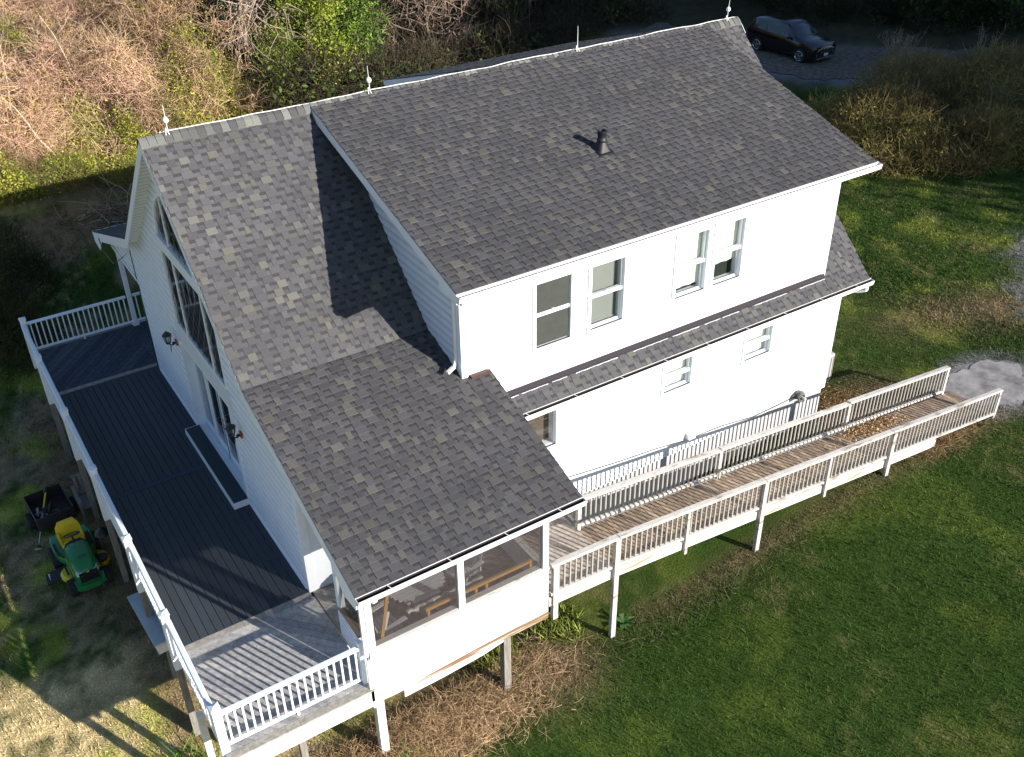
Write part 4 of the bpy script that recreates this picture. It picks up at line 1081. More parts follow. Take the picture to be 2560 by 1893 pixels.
for (a, b) in ((-.02, .035), (-.10, -.035), (-.17, -.12)): mb.hexa([(-.70, a, .165), (-.64, a, .168), (-.64, b, .168), (-.70, b, .165), (-.70, a, .167), (-.64, a, .170), (-.64, b, .170), (-.70, b, .167)])
mb.build('warning_sticker', M_STICK, ch)

cart = thing('lawn_cart', 'black steel lawn cart hitched behind the mower', 'cart', (-3.48, 2.98, gz), rad(4))
mb = MB(); L2, W2 = .52, .40
mb.box(-W2, -L2, .26, W2, L2, .275)
for (a, b, c, d) in ((-W2-.02, -L2-.02, -W2, L2+.02), (W2, -L2-.02, W2+.02, L2+.02)): mb.box(a, b, .26, c, d, .56)
mb.box(-W2, L2, .26, W2, L2+.02, .56); mb.box(-W2, -L2-.02, .26, W2, -L2, .56)
mb.build('bin', mat('rusty_black_steel', (.03, .022, .02), .7, var=.4, scale=6), cart)
mb = MB(); mb.tube([(-W2-.02, -L2, .565), (W2+.02, -L2, .565), (W2+.02, L2, .565), (-W2-.02, L2, .565), (-W2-.02, -L2, .565)], .013, 6); mb.build('rim_rail', M_BLACK, cart)
mb = MB(); mb.bar((0, -L2, .28), (0.02, -L2-.75, .34), .05, .04); mb.build('tongue', M_BLACK, cart)
for s_ in (-1, 1): wheel(cart, s_*(W2+.09), .02, .2, .12, M_POSTW)
def clutter(parent=None):
    g = thing('cart_debris', 'pale rags and sticks heaped inside the black cart', 'debris', (-3.66, 2.72, gz+.28))
    r = random.Random(3)
    for i in range(7):
        mb = MB(); x, y = r.uniform(-.1, .3), r.uniform(-.2, .45); a = r.uniform(0, 3); l = r.uniform(.08, .2)
        mb.tube([(x-l*math.cos(a), y-l*math.sin(a), .02), (x, y, .06+r.random()*.05), (x+l*math.cos(a), y+l*math.sin(a), .03)], [.02, .035, .015], 6)
        mb.build('stick', M_RAMPR if i % 2 else M_BARK, g)
clutter()
t_ = thing('string_trimmer', 'string trimmer with a yellow shaft end lying across the cart', 'trimmer', (0, 0, 0))
A = Vector((-3.99, 2.14, gz+.08)); B = Vector((-3.44, 3.35, gz+.62)); d = B-A
mb = MB(); mb.tube([A+d*.06, A+d*.42], .014, 8); mb.build('shaft', mat('steel_tube', (.6, .6, .62), .3, metal=.7), t_, True)
mb = MB(); mb.tube([A+d*.42, A+d*.5, A+d*.6], [.028, .04, .03], 10); mb.build('coupling', mat('grey_plastic', (.25, .27, .3), .5), t_, True)
mb = MB(); mb.tube([A+d*.68, A+d*.96], .022, 8); mb.build('grip_tube', M_YEL, t_, True)
mb = MB(); mb.tube([A+d*.6, A+d*.68], .028, 8); mb.tube([A+d*.96, A+d*1.06], [.05, .055], 10); mb.tube([A+d*.56+Vector((0, 0, .02)), A+d*.6+Vector((.08, -.02, .1)), A+d*.66+Vector((.1, 0, .06)), A+d*.64], .010, 6); mb.build('motor', M_BLACK, t_, True)
mb = MB(); mb.lathe([(0, 0), (.045, 0), (.055, .03), (.04, .07), (0, .08)], A.x, A.y, 12); 
for v in range(len(mb.v)): mb.v[v] = (mb.v[v][0], mb.v[v][1], mb.v[v][2]+gz+.02)
mb.build('trimmer_head', M_BLACK, t_, True)
mb = MB(); mb.prism([(A.x-.10, A.y-.07), (A.x+.02, A.y-.12), (A.x+.05, A.y-.09), (A.x-.06, A.y-.03)], gz+.06, gz+.075, 'z'); mb.build('guard', mat('lime_guard', (.35, .5, .12), .5), t_)

# hanging lantern on a curled hook
t_ = thing('hanging_lantern', 'black domed lantern hanging from a curled iron hook below the deck', 'lantern', (-2.76, .40, -1.0))
mb = MB(); mb.tube([(.30, -.36, .38), (.24, -.22, .44), (.18, -.10, .40), (.12, -.02, .46), (.04, .08, .52), (-.02, .08, .46), (0, .02, .36), (0, 0, .18)], .011, 6); mb.build('hook', M_BLACK, t_, True)
mb = MB(); mb.lathe([(0, .2), (.03, .18), (.10, .12), (.16, .06), (.165, .04), (0, .04)], 0, 0, 20); mb.build('dome', M_VENT, t_, True)
mb = MB(); mb.lathe([(.0, -.12), (.07, -.11), (.09, -.02), (.09, .04), (0, .04)], 0, 0, 16); mb.build('glass', glass_mat('lamp_bowl', (.7, .75, .75), .0), t_, True)

# grey timber garden chair half under the deck
bx, by = -2.5, 2.95; bz = G(bx, by)
t_ = thing('garden_bench', 'grey weathered timber bench tucked under the deck edge', 'bench', (bx, by, bz))
mb = MB()
for i in range(5): mb.box(-.34, -.55+i*.105, .42, .6, -.46+i*.105, .445)
mb.build('seat', M_POSTW, t_)
mb = MB()
for i in range(8): mb.bar((-.30+i*.125, .04, .44), (-.30+i*.125, .18, .88), .06, .02, up=(0, 1, 0))
mb.bar((-.36, .19, .90), (.62, .19, .90), .07, .04); mb.bar((-.36, .03, .5), (.62, .03, .5), .05, .05)
mb.build('backrest', M_POSTW, t_)
for s_ in (-.38, .62):
    mb = MB(); mb.box(s_-.04, -.6, .63, s_+.04, .16, .66); mb.build('armrest', M_POSTW, t_)
    for yy in (-.56, .1): mb = MB(); mb.box(s_-.03, yy-.03, 0, s_+.03, yy+.03, .63); mb.build('leg', M_POSTW, t_)
# pale painted storage bench outside the posts
bx, by = -2.62, -2.55; bz = G(bx, by)
t_ = thing('storage_box', 'pale blue-white painted box on legs against the deck posts', 'box', (bx, by, bz), rad(3))
mb = MB(); mb.box(-.13, -.74, .80, .13, .74, 1.08); mb.build('side_panel', M_OLDW, t_)
mb = MB(); mb.box(-.18, -.80, 1.08, .16, .80, 1.12); mb.build('lid', mat('chalky_paint', (.52, .57, .62), .7, var=.1, scale=4, streak=((.25, .27, .27), .66, 9, (1, 1, 1))), t_)
for yy in (-.7, .7): mb = MB(); mb.box(-.0, yy-.04, 0, .10, yy+.04, .8); mb.build('leg', M_POSTW, t_)

# ------------------------------------------------------------ parked car
M_CAR = mat('dark_plum_paint', (.006, .003, .006), .22, var=.03, coat=1.)
M_CGL = mat('tinted_glass', (.008, .012, .014), .05, spec=.9)
M_CHR = mat('chrome', (.75, .75, .78), .18, metal=.9)
car = thing('parked_car', 'dark plum SUV parked on the gravel drive', 'car', (35.62, 17.65, G(35.6, 17.6)), rad(4))
# local: front -y; length 4.4, width 1.82, height 1.66
def sect(y, zb_, zs, zt, hw, hr):
    """one cross-section: sill height, shoulder height, roof height, half widths"""
    return [(-hw*.94, y, zb_), (-hw, y, zb_+.18), (-hw*1.0, y, (zb_+zs)/2+.1), (-hw*.97, y, zs), (-hr, y, zt-.05), (-hr*.8, y, zt), (hr*.8, y, zt), (hr, y, zt-.05), (hw*.97, y, zs), (hw, y, (zb_+zs)/2+.1), (hw, y, zb_+.18), (hw*.94, y, zb_)]
cs = [(-2.20, .34, .66, .70, .72, .55), (-2.14, .26, .76, .84, .84, .66), (-1.9, .24, .88, .96, .90, .74), (-1.45, .24, .95, 1.04, .91, .78), (-1.02, .24, .98, 1.09, .91, .80),
      (-.55, .24, 1.0, 1.45, .91, .66), (-.2, .24, 1.0, 1.62, .91, .66), (.4, .24, 1.01, 1.66, .91, .67), (1.1, .24, 1.03, 1.63, .91, .66), (1.6, .26, 1.06, 1.60, .90, .65), (1.92, .3, 1.08, 1.50, .88, .64), (2.10, .36, 1.0, 1.14, .85, .70), (2.2, .4, .8, .9, .76, .6)]
mb = MB(); mb.loft([sect(*c) for c in cs])
bo = mb.build('body', M_CAR, car, True)
def quad_on(mb, y0, y1, z0a, z1a, z0b, z1b, s_):  # side glass panel following the tumblehome
    X = lambda y, z: s_*(.885-(z-1.0)*.40+.008)
    mb.hexa([(X(y0, z0a), y0, z0a), (X(y1, z0b), y1, z0b), (X(y1, z1b), y1, z1b), (X(y0, z1a), y0, z1a)]+[(X(y0, z0a)+s_*.012, y0, z0a), (X(y1, z0b)+s_*.012, y1, z0b), (X(y1, z1b)+s_*.012, y1, z1b), (X(y0, z1a)+s_*.012, y0, z1a)])
for s_ in (-1, 1):
    for a_ in ((-.62, .0, 1.06, 1.14, 1.06, 1.50), (.05, .85, 1.06, 1.52, 1.08, 1.53), (.92, 1.5, 1.09, 1.52, 1.14, 1.46)): mb = MB(); quad_on(mb, *a_, s_); mb.build('side_window', M_CGL, car)
mb = MB(); mb.hexa([(-.74, -1.0, 1.075), (.74, -1.0, 1.075), (.60, -.24, 1.60), (-.60, -.24, 1.60), (-.74, -1.01, 1.10), (.74, -1.01, 1.10), (.58, -.26, 1.62), (-.58, -.26, 1.62)]); mb.build('windscreen', M_CGL, car)
mb = MB(); mb.hexa([(-.58, 1.93, 1.47), (.58, 1.93, 1.47), (.66, 2.08, 1.16), (-.66, 2.08, 1.16), (-.58, 1.96, 1.48), (.58, 1.96, 1.48), (.66, 2.11, 1.17), (-.66, 2.11, 1.17)]); mb.build('rear_window', M_CGL, car)
for s_ in (-1, 1):
    mb = MB(); mb.hexa([(s_*.42, -2.19, .72), (s_*.80, -2.06, .72), (s_*.86, -1.86, .80), (s_*.5, -2.10, .80), (s_*.42, -2.16, .78), (s_*.80, -2.03, .80), (s_*.84, -1.84, .87), (s_*.5, -2.06, .86)]); mb.build('headlight', M_CHR, car)
    mb = MB(); mb.lathe([(0, 0), (.08, 0), (.09, .03), (0, .03)], 0, 0, 14); q = mb.build('fog_light', M_CHR, car, True); q.rotation_euler = (rad(90), 0, rad(s_*25)); q.location = (s_*.70, -2.15, .48)
    mb = MB(); mb.box(s_*.93, -.72, 1.02, s_*1.08, -.60, 1.16); mb.build('mirror', M_CAR, car, bevel=.03)
mb = MB(); mb.box(-.46, -2.225, .70, .46, -2.18, .73); mb.box(-.40, -2.225, .58, .40, -2.19, .60); mb.build('grille_bar', M_CHR, car)
mb = MB(); mb.box(-.40, -2.222, .60, .40, -2.18, .70); mb.box(-.55, -2.222, .36, .55, -2.16, .54); mb.build('grille', M_BLACK, car)
mb = MB(); mb.box(-.16, -2.232, .715, -.05, -2.222, .738); mb.box(-.04, -2.236, .71, .04, -2.222, .745); mb.box(.05, -2.232, .715, .16, -2.222, .738)
mb.build('badge', mat('gold_badge', (.75, .55, .2), .3, metal=.6), car)
mb = MB(); mb.box(-.62, -2.21, .27, .62, -2.12, .32); mb.build('skid_plate', M_CHR, car)
mb = MB(); mb.box(-.15, -2.25, .40, .15, -2.235, .52); mb.build('number_plate', M_WHITE, car)
for s_ in (-1, 1):
    for yy in (-1.38, 1.32):
        mb = MB(); mb.lathe([(.22, -.11), (.32, -.11), (.345, -.08), (.345, .08), (.32, .11), (.22, .11)], 0, 0, 28); wo = mb.build('wheel', M_RUB, car, True)
        wo.rotation_euler = (0, rad(90*s_), 0); wo.location = (s_*.86, yy, .345)
        h = MB(); h.lathe([(.215, .09), (.235, .115), (.225, .12), (.2, .10), (.2, .0), (.215, .0)], 0, 0, 28)
        for k_ in range(5):
            for e in (-.16, .16):
                a = 2*math.pi*k_/5; h.bar((.03*math.cos(a), .03*math.sin(a), .105), (.215*math.cos(a+e), .215*math.sin(a+e), .10), .03, .02, up=(0, 0, 1))
        h.lathe([(0, .1), (.05, .1), (.05, .12), (0, .12)], 0, 0, 12); h.build('rim', M_CHR, wo)
        ar_ = MB(); 
        for k_ in range(10):
            a0_, a1_ = math.pi*k_/10, math.pi*(k_+1)/10
            ar_.face([(s_*.925, yy+.39*math.cos(a0_), .345+.39*math.sin(a0_)), (s_*.925, yy+.39*math.cos(a1_), .345+.39*math.sin(a1_)), (s_*.88, yy+.33*math.cos(a1_), .345+.33*math.sin(a1_)), (s_*.88, yy+.33*math.cos(a0_), .345+.33*math.sin(a0_))])
        ar_.build('wheel_arch', M_BLACK, car)

#VEGETATION
# ------------------------------------------------------------ vegetation
def unit(v): return v/np.maximum(np.linalg.norm(v, axis=-1, keepdims=True), 1e-9)
def chains(P, D, L, K, curl, droop, r0, r1, col, rg, jit=.12):
    """n curved three-sided twigs; returns vertices, quads and a colour per face."""
    n = len(P); P = P.astype(float); D = unit(D.astype(float)); pts = [P]
    a = unit(np.cross(D, unit(rg.normal(size=(n, 3))))); b = np.cross(D, a)
    cur = rg.normal(size=(n, 3))*curl
    for k in range(K):
        D = unit(D+cur+rg.normal(size=(n, 3))*curl*.7+np.array([0, 0, -droop])); P = P+D*(L/K)[:, None]; pts.append(P)
    pts = np.stack(pts, 1)                                             # n,K+1,3
    rr = np.linspace(1, 0, K+1)[None]*np.ones((n, 1)); rr = r1+(np.asarray(r0)[:, None]-r1)*rr if np.ndim(r0) else r1+(r0-r1)*rr
    ang = np.array([0, 2.094, 4.189])
    V = pts[:, :, None]+rr[:, :, None, None]*(a[:, None, None]*np.cos(ang)[None, None, :, None]+b[:, None, None]*np.sin(ang)[None, None, :, None])
    base = (np.arange(n)*(K+1)*3)[:, None, None]; k_ = (np.arange(K)*3)[None, :, None]; j = np.arange(3)[None, None]; j2 = (j+1) % 3
    F = np.stack([base+k_+j, base+k_+j2, base+k_+3+j2, base+k_+3+j], -1).reshape(-1, 4)
    C = np.repeat(np.clip(col*(1+rg.normal(size=(n, 1))*jit), .003, 1), K*3, 0)
    return V.reshape(-1, 3), F, C, pts
def leafquads(P, size, col, rg, jit=.25, up=.0):
    n = len(P); a = unit(rg.normal(size=(n, 3))+np.array([0, 0, 0])); nn = unit(rg.normal(size=(n, 3))+np.array([0, -.3, up])); a = unit(np.cross(nn, a)); b = np.cross(nn, a)
    s = (size*rg.uniform(.6, 1.3, n))[:, None]
    V = np.stack([P-a*s*.5, P-b*s*.28, P+a*s*.6, P+b*s*.28], 1).reshape(-1, 3)
    F = np.arange(n*4).reshape(-1, 4); C = np.clip(col*(1+rg.normal(size=(n, 1))*jit), .003, 1)
    return V, F, C
def blades(P, h, w, col, rg, lean=.5, jit=.2):
    n = len(P); an = rg.uniform(0, 6.283, n); a = np.stack([np.cos(an), np.sin(an), 0*an], 1)*(w*rg.uniform(.6, 1.3, n))[:, None]
    ln = rg.normal(size=(n, 2))*lean; hh = h*rg.uniform(.5, 1.4, n)
    T = P+np.stack([ln[:, 0]*hh, ln[:, 1]*hh, hh], 1)
    V = np.stack([P-a*.5, P+a*.5, T], 1).reshape(-1, 3); F = np.arange(n*3).reshape(-1, 3)
    return V, F, np.clip(col*(1+rg.normal(size=(n, 1))*jit), .003, 1)
def join(parts):
    Vs, Fs, Cs = [], {3: [], 4: []}, {3: [], 4: []}; o = 0
    for q in parts:
        V, F, C = q[:3]; Vs.append(V); Fs[F.shape[1]].append(F+o); Cs[F.shape[1]].append(C); o += len(V)
    F = [np.concatenate(Fs[k]) for k in (3, 4) if Fs[k]]; C = np.concatenate([np.concatenate(Cs[k]) for k in (3, 4) if Cs[k]])
    return np.concatenate(Vs), F, C
def in_ell(n, c, r, rg, shell=.0):
    d = unit(rg.normal(size=(n, 3))); t = rg.uniform(shell, 1, n)**(1/2.2)
    return np.array(c)+d*np.array(r)*t[:, None]
def two(ca, cb, n, rg, p=.5):
    k = (rg.random(n) < p)[:, None]; return np.where(k, np.array(ca)[None], np.array(cb)[None])

# ---- lawn blades
def free(x, y):
    """where turf is open: not below the house, the boards, the paths"""
    m_ = ~((x > -2.0) & (x < 14) & (y > -4.6) & (y < 4.7)); m_ &= ~((x > -2.3) & (x < 3.6) & (y > -6.6) & (y < 8))
    m_ &= ~((x > 4) & (x < 17.6) & (y > -7.0) & (y < -5.9)); m_ &= ~(((x-18.8)/1.5)**2+((y+6.15)/.95)**2 < 1)
    return m_
def scatter(n, x0, x1, y0, y1, rg):
    x = rg.uniform(x0, x1, n); y = rg.uniform(y0, y1, n); k = free(x, y); return x[k], y[k]
parts = []
for (n, x0, x1, y0, y1, h, w) in ((190000, -6.5, 12, -14.5, 6, .065, .017), (90000, 12, 22, -14.5, 4, .06, .022), (60000, 20, 36, -6, 8, .07, .034), (26000, -6, 1, 6, 22, .08, .035)):
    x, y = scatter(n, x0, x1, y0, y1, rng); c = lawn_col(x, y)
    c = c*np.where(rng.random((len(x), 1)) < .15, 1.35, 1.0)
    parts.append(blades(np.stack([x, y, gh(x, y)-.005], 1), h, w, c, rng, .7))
V, F, C = join(parts); kind(np_mesh('grass', V, F, C, M_TUFT), 'stuff', 'short mixed green and straw coloured lawn grass', 'grass')

# ---- tangle of dead stalks beside the porch
parts = []
def flatvines(n, cx, cy, sx, sy, col, L=.5, h=.12, r=.006):
    x = rng.normal(cx, sx, n); y = rng.normal(cy, sy, n); k = free(x, y); x, y = x[k], y[k]; n = len(x)
    P = np.stack([x, y, gh(x, y)+rng.random(n)*h], 1); an = rng.uniform(0, 6.28, n)
    D = np.stack([np.cos(an), np.sin(an), rng.uniform(-.1, .5, n)], 1)
    parts.append(chains(P, D, rng.uniform(.4, 1.4, n)*L, 4, .35, .12, r, r*.5, two(col, tuple(q*.55 for q in col), n, rng), rng, .25))
flatvines(7000, -.5, -7.3, 1.0, .45, (.62, .42, .24), .34, .14, .0038); flatvines(9000, 1.2, -7.25, 1.0, .42, (.66, .46, .27), .34, .14, .0038); flatvines(3000, 3.0, -6.9, .7, .3, (.50, .35, .22), .32, .12, .0038)
flatvines(900, 15.6, -7.1, .6, .25, (.42, .27, .15), .3, .1, .004); flatvines(700, 17.2, -6.5, .5, .5, (.30, .23, .17), .3, .1, .004); flatvines(900, 14.6, -4.9, .5, .5, (.45, .28, .13), .3, .1, .004)
flatvines(500, 8, -7.6, 3, .3, (.22, .17, .11), .3, .08, .004); flatvines(250, 3.0, 19.5, 1.2, .6, (.42, .32, .22), 1.6, .3, .02)
V, F, C = join(parts); kind(np_mesh('dead_stalks', V, F, C, M_TWIG), 'stuff', 'tangled brown dead stalks on the ground beside the porch', 'dead stalks')
# leaves drifted on the ramp and by the back corner
n = 900; x = rng.normal(14.1, .55, n); y = rng.normal(-6.05, .12, n); n2 = 900; x2 = rng.normal(14.7, .5, n2); y2 = rng.normal(-4.9, .5, n2)
z = np.array([rampz(a, b) for a, b in zip(x, y)])+rng.uniform(.01, .05, n)
P = np.concatenate([np.stack([x, y, z], 1), np.stack([x2, y2, gh(x2, y2)+rng.uniform(.0, .08, n2)], 1)])
V, F, C = leafquads(P, .055, np.tile(np.array([[.50, .33, .17]]), (len(P), 1)), rng); kind(np_mesh('fallen_leaves', V, [F], C, M_TUFT), 'stuff', 'dry tan leaves drifted on the ramp and at the back corner', 'fallen leaves')

# ---- small plants
def weed(x, y, s, n, col, label, h=.22, w=.02, name='weed', up=.35, group=None):
    P = np.zeros((n, 3)); P[:, :2] = rng.normal(size=(n, 2))*s*.35
    V, F, C = blades(P, h, w, np.tile(np.array([col]), (n, 1)), rng, up*2)
    o = np_mesh(name, V, [F], C, M_TUFT); o.location = (x, y, G(x, y)); tag(o, label, 'plant', group); return o
weed(-3.0, -5.9, .7, 700, (.14, .26, .04), 'bright green tall grass tuft beside the deck corner post', .34, .03, 'grass_tuft')
weed(.4, -7.6, .35, 260, (.22, .30, .06), 'small lime weed among brown stalks beside the corner post', .2, .03)
kind(weed(3.0, -6.6, .8, 700, (.26, .30, .06), 'yellow-green clump under the right end of the porch', .16, .03, 'ground_cover'), 'stuff')
kind(weed(4.5, -6.3, .8, 600, (.24, .28, .06), 'yellow-green clump under the ramp landing', .16, .03, 'ground_cover'), 'stuff')
t_ = thing('broadleaf_weed', 'dark green broad-leaved weed beside the first ramp post', 'plant', (5.62, -7.12, G(5.6, -7.1)))
mb = MB(); r = random.Random(5)
for i in range(16):
    a = r.uniform(0, 6.28); l = r.uniform(.18, .34); u = r.uniform(.2, .7); d = Vector((math.cos(a), math.sin(a), 0)); s_ = Vector((-d.y, d.x, 0)); c = (.05*r.uniform(.8, 1.3), .12*r.uniform(.8, 1.3), .03)
    z = Vector((0, 0, 1)); p0 = Vector((0, 0, .02)); p1 = p0+d*l*.5+z*l*u*.7; p2 = p0+d*l+z*l*u*.55
    mb.face([p0, p1-s_*l*.2, p2, p1+s_*l*.2], c)
mb.build('leaf_rosette', M_LEAF, t_)
def stalks(x, y, n, h, col, label, s=.35, rad_=.012):
    P = np.zeros((n, 3)); P[:, :2] = rng.normal(size=(n, 2))*s*.3
    D = np.stack([rng.normal(size=n)*.28, rng.normal(size=n)*.28, np.ones(n)], 1)
    V, F, C, pts = chains(P, D, rng.uniform(.5, 1, n)*h, 4, .06, .0, rad_, rad_*.3, np.tile(np.array([col]), (n, 1)), rng, .2)
    e = pts[:, 2:].reshape(-1, 3); e = np.repeat(e, 3, 0); m2 = len(e)
    W2 = chains(e, rng.normal(size=(m2, 3))*.6+np.array([0, 0, 1.]), rng.uniform(.1, .3, m2)*h, 2, .1, 0, rad_*.5, rad_*.2, np.tile(np.array([col]), (m2, 1)), rng, .2)
    V, F, C = join([(V, F, C), W2]); o = np_mesh('dry_reed', V, F, C, M_TWIG); o.location = (x, y, G(x, y)); return tag(o, label, 'plant', 'dry stalks at the drive edge')
stalks(38.4, 13.2, 46, 1.7, (.42, .32, .22), 'tall pale fan of dry stalks between the brush and the drive', 1.0, .016)
stalks(43.6, 12.0, 9, 1.4, (.40, .31, .22), 'thin dry stalks beyond the drive near the right edge', 1.6, .02)
stalks(42.2, 10.9, 8, 1.1, (.36, .28, .2), 'short dry stalks on the drive side right of the pale fan', 1.6, .02)

# ---- brush and thicket masses (nobody could count them)
def twigmass(ells, cols, leafcols, L, r, K=4, curl=.25, droop=.05, nl=0, ls=.1, shell=.3, updir=1., gaps=0):
    parts = []
    for (c, rad3, n) in ells:
        P = in_ell(n, c, rad3, rng, shell); g = gh(P[:, 0], P[:, 1]); P = P[P[:, 2] > g-.1]
        if gaps: P = P[fbm(P[:, 0]*.75+P[:, 1]*.3+71, P[:, 2]*.75+P[:, 1]*.3+5, 3)+rng.normal(size=len(P))*.04 > gaps]
        n = len(P)
        out = unit((P-np.array(c))/np.array(rad3)); D = out*.7+rng.normal(size=(n, 3))*.75+np.array([0, 0, updir])
        zz = (P[:, 2]-gh(P[:, 0], P[:, 1]))
        nz = fbm(P[:, 0]*.8+P[:, 2]*.5, P[:, 1]*.8+P[:, 2]*.6)[:, None]
        col = np.array(cols[0])*(1-sst(.40, .60, nz))+np.array(cols[1])*sst(.40, .60, nz)
        parts.append(chains(P, D, rng.uniform(.4, 1.3, n)*L, K, curl, droop, r, r*.35, col, rng, .22))
        if nl:
            m_ = int(n*nl); Q = P[rng.integers(0, n, m_)]+rng.normal(size=(m_, 3))*.22
            k_ = fbm(Q[:, 0]*.7+50+Q[:, 2]*.4, Q[:, 1]*.7+3) ; Q = Q[k_ > .47]; k_ = k_[k_ > .47][:, None]
            lc = np.array(leafcols[0])*(1-sst(.5, .65, k_))+np.array(leafcols[1])*sst(.5, .65, k_)
            parts.append(leafquads(Q, ls, lc, rng))
    return join(parts)
# olive brown brush on the right, between lawn and drive
E1 = [((29.3, 6.2, -1.3), (3.0, 2.8, 2.5), 15000), ((33.0, 8.2, -1.1), (3.6, 2.8, 2.6), 17000), ((36.5, 6.4, -1.0), (4.2, 3.0, 2.6), 17000), ((31.6, 4.0, -1.3), (3.4, 2.0, 2.0), 12000),
      ((35.6, 2.2, -1.2), (4.2, 2.6, 1.8), 11000), ((41.0, 4.0, -1.0), (4.6, 3.4, 2.1), 11000), ((45.5, .6, -1), (5, 4, 2.0), 7000), ((28.6, 8.8, -1.2), (1.8, 1.8, 1.5), 4000)]
V, F, C = twigmass(E1, [(.21, .15, .065), (.25, .20, .075)], [(.19, .175, .045), (.28, .25, .06)], .48, .013, K=3, curl=.3, droop=-.0, nl=1.3, ls=.085, shell=.3, updir=.6, gaps=.38)
kind(np_mesh('brush', V, F, C, M_TWIG), 'stuff', 'dense olive brown brush between the lawn and the gravel drive', 'brush')
# dark shrub mass at the left edge
E2 = [((-4.2, 13.4, -2.0), (2.3, 2.6, 2.6), 6500), ((-3.0, 11.2, -2.0), (1.5, 1.4, 1.5), 3000), ((-3.4, 17.0, -2.0), (2.6, 2.0, 2.3), 4500), ((-2.2, 15.2, -2.1), (1.6, 1.4, 1.6), 2400)]
V, F, C = twigmass(E2, [(.06, .055, .025), (.10, .09, .035)], [(.05, .075, .02), (.10, .12, .03)], .6, .012, K=3, curl=.2, nl=1.2, ls=.08, shell=.5, updir=.8)
kind(np_mesh('shrubbery', V, F, C, M_TWIG), 'stuff', 'dark olive shrubbery on the lawn by the left edge', 'shrubbery')
# lit pinkish tan vine thicket, upper left
PINK = (.64, .41, .31); TAN = (.68, .48, .31)
E3 = []
r_ = np.random.default_rng(3)
for i in range(40):
    x = -3+i % 10*1.45+r_.uniform(-.6, .6); row = i//10; y = 26.5+row*4.2+r_.uniform(-1, 1)+max(0, x-5)*.15; h = (3.6+row*1.5)*r_.uniform(.75, 1.2)
    if x > 8.2: continue
    E3.append(((x, y, -1.8+h*.35), (1.5, 1.7, h*.85), (5200 if row < 3 else 3600) if x < 5.6 else 1500))
V, F, C = twigmass(E3, [PINK, TAN], [(.34, .32, .05), (.48, .40, .06)], 1.35, .0125, K=5, curl=.42, droop=.16, nl=.8, ls=.10, shell=.4, updir=.5, gaps=.455)
kind(np_mesh('vine_thicket', V, F, C, M_TWIG), 'stuff', 'sunlit pinkish tan tangle of bare vines and saplings', 'thicket')
# yellow green undergrowth along the foot of the thicket
E4 = [((-3.2, 24.2, -2), (2.2, 1.5, 3.3), 6500), ((-1.0, 24.0, -2), (1.7, 1.2, 2.3), 3600), ((1.4, 23.8, -2), (1.7, 1.0, 1.2), 2200), ((-5.4, 24.4, -2), (1.6, 1.2, 2.2), 2600), ((3.0, 25.6, -1.6), (1.0, 1.0, 2.6), 1500), ((9.2, 26.6, -1.4), (1.3, 1.1, 2.6), 2200), ((1.2, 30, 1.5), (1.6, 1.4, 1.8), 1400), ((6.4, 31, 2.2), (1.4, 1.2, 2.4), 1400), ((5.4, 25.0, -1.8), (1.5, 1.2, 2.6), 2600), ((7.0, 25.6, -1.6), (1.3, 1.1, 3.0), 2600), ((4.0, 23.0, -2), (1.2, .9, .7), 1000), ((-4.4, 27, -1), (1.5, 1.2, 2.2), 1500)]
V, F, C = twigmass(E4, [(.30, .24, .10), (.24, .24, .07)], [(.26, .34, .05), (.48, .48, .07)], .6, .010, K=3, curl=.25, nl=4.2, ls=.10, shell=.3, updir=.8)
kind(np_mesh('undergrowth', V, F, C, M_LEAF), 'stuff', 'yellow-green leafy undergrowth at the foot of the thicket', 'undergrowth')
# far-off wood behind the house that reads as one dark mass
E5 = []
for i in range(64):
    row = i//16; x = 9+i % 16*3.9+r_.uniform(-1.2, 1.2)+row*2; y = 31+row*6.5+r_.uniform(-1.5, 1.5)-.20*(max(0, x-30)); h = 4.5+row*2.0+r_.uniform(-1, 2)
    if x < 34 and x > 18: h *= .8
    if abs(x-38) < 4 and y < 30: y += 5
    E5.append(((x, y, -1+h*.4), (2.6, 2.6, h*.8), 1150))
for i in range(16):
    E5.append(((11.5+i*1.5, 25.8+r_.uniform(-.8, .8)+(i > 10)*2, -1.2), (1.5, 1.5, 1.0+r_.uniform(-.4, .9)), 450))
V, F, C = twigmass(E5, [(.07, .055, .04), (.11, .09, .06)], [(.05, .085, .02), (.10, .15, .03)], 1.6, .02, K=4, curl=.35, droop=.05, nl=1.5, ls=.24, shell=.35, updir=.8)
kind(np_mesh('woodland', V, F, C, M_LEAF), 'stuff', 'dark mixed woodland and undergrowth behind the house and drive', 'woodland')
E6 = [((46+i*3.2, 17.2-i*2.0+r_.uniform(-.5, .5), -1), (2.4, 2.2, 2.6+r_.uniform(0, 1.4)), 1500) for i in range(6)]+[((41.5+i*2.6, 22-i*1.6, -1), (2, 2, 2.4), 1200) for i in range(4)]
V, F, C = twigmass(E6, [(.06, .05, .03), (.08, .07, .04)], [(.05, .09, .02), (.10, .17, .03)], 1.2, .02, K=3, curl=.3, nl=3, ls=.17, shell=.4, updir=.8)
kind(np_mesh('hedgerow', V, F, C, M_LEAF), 'stuff', 'low green leafy growth beyond the gravel drive', 'undergrowth')

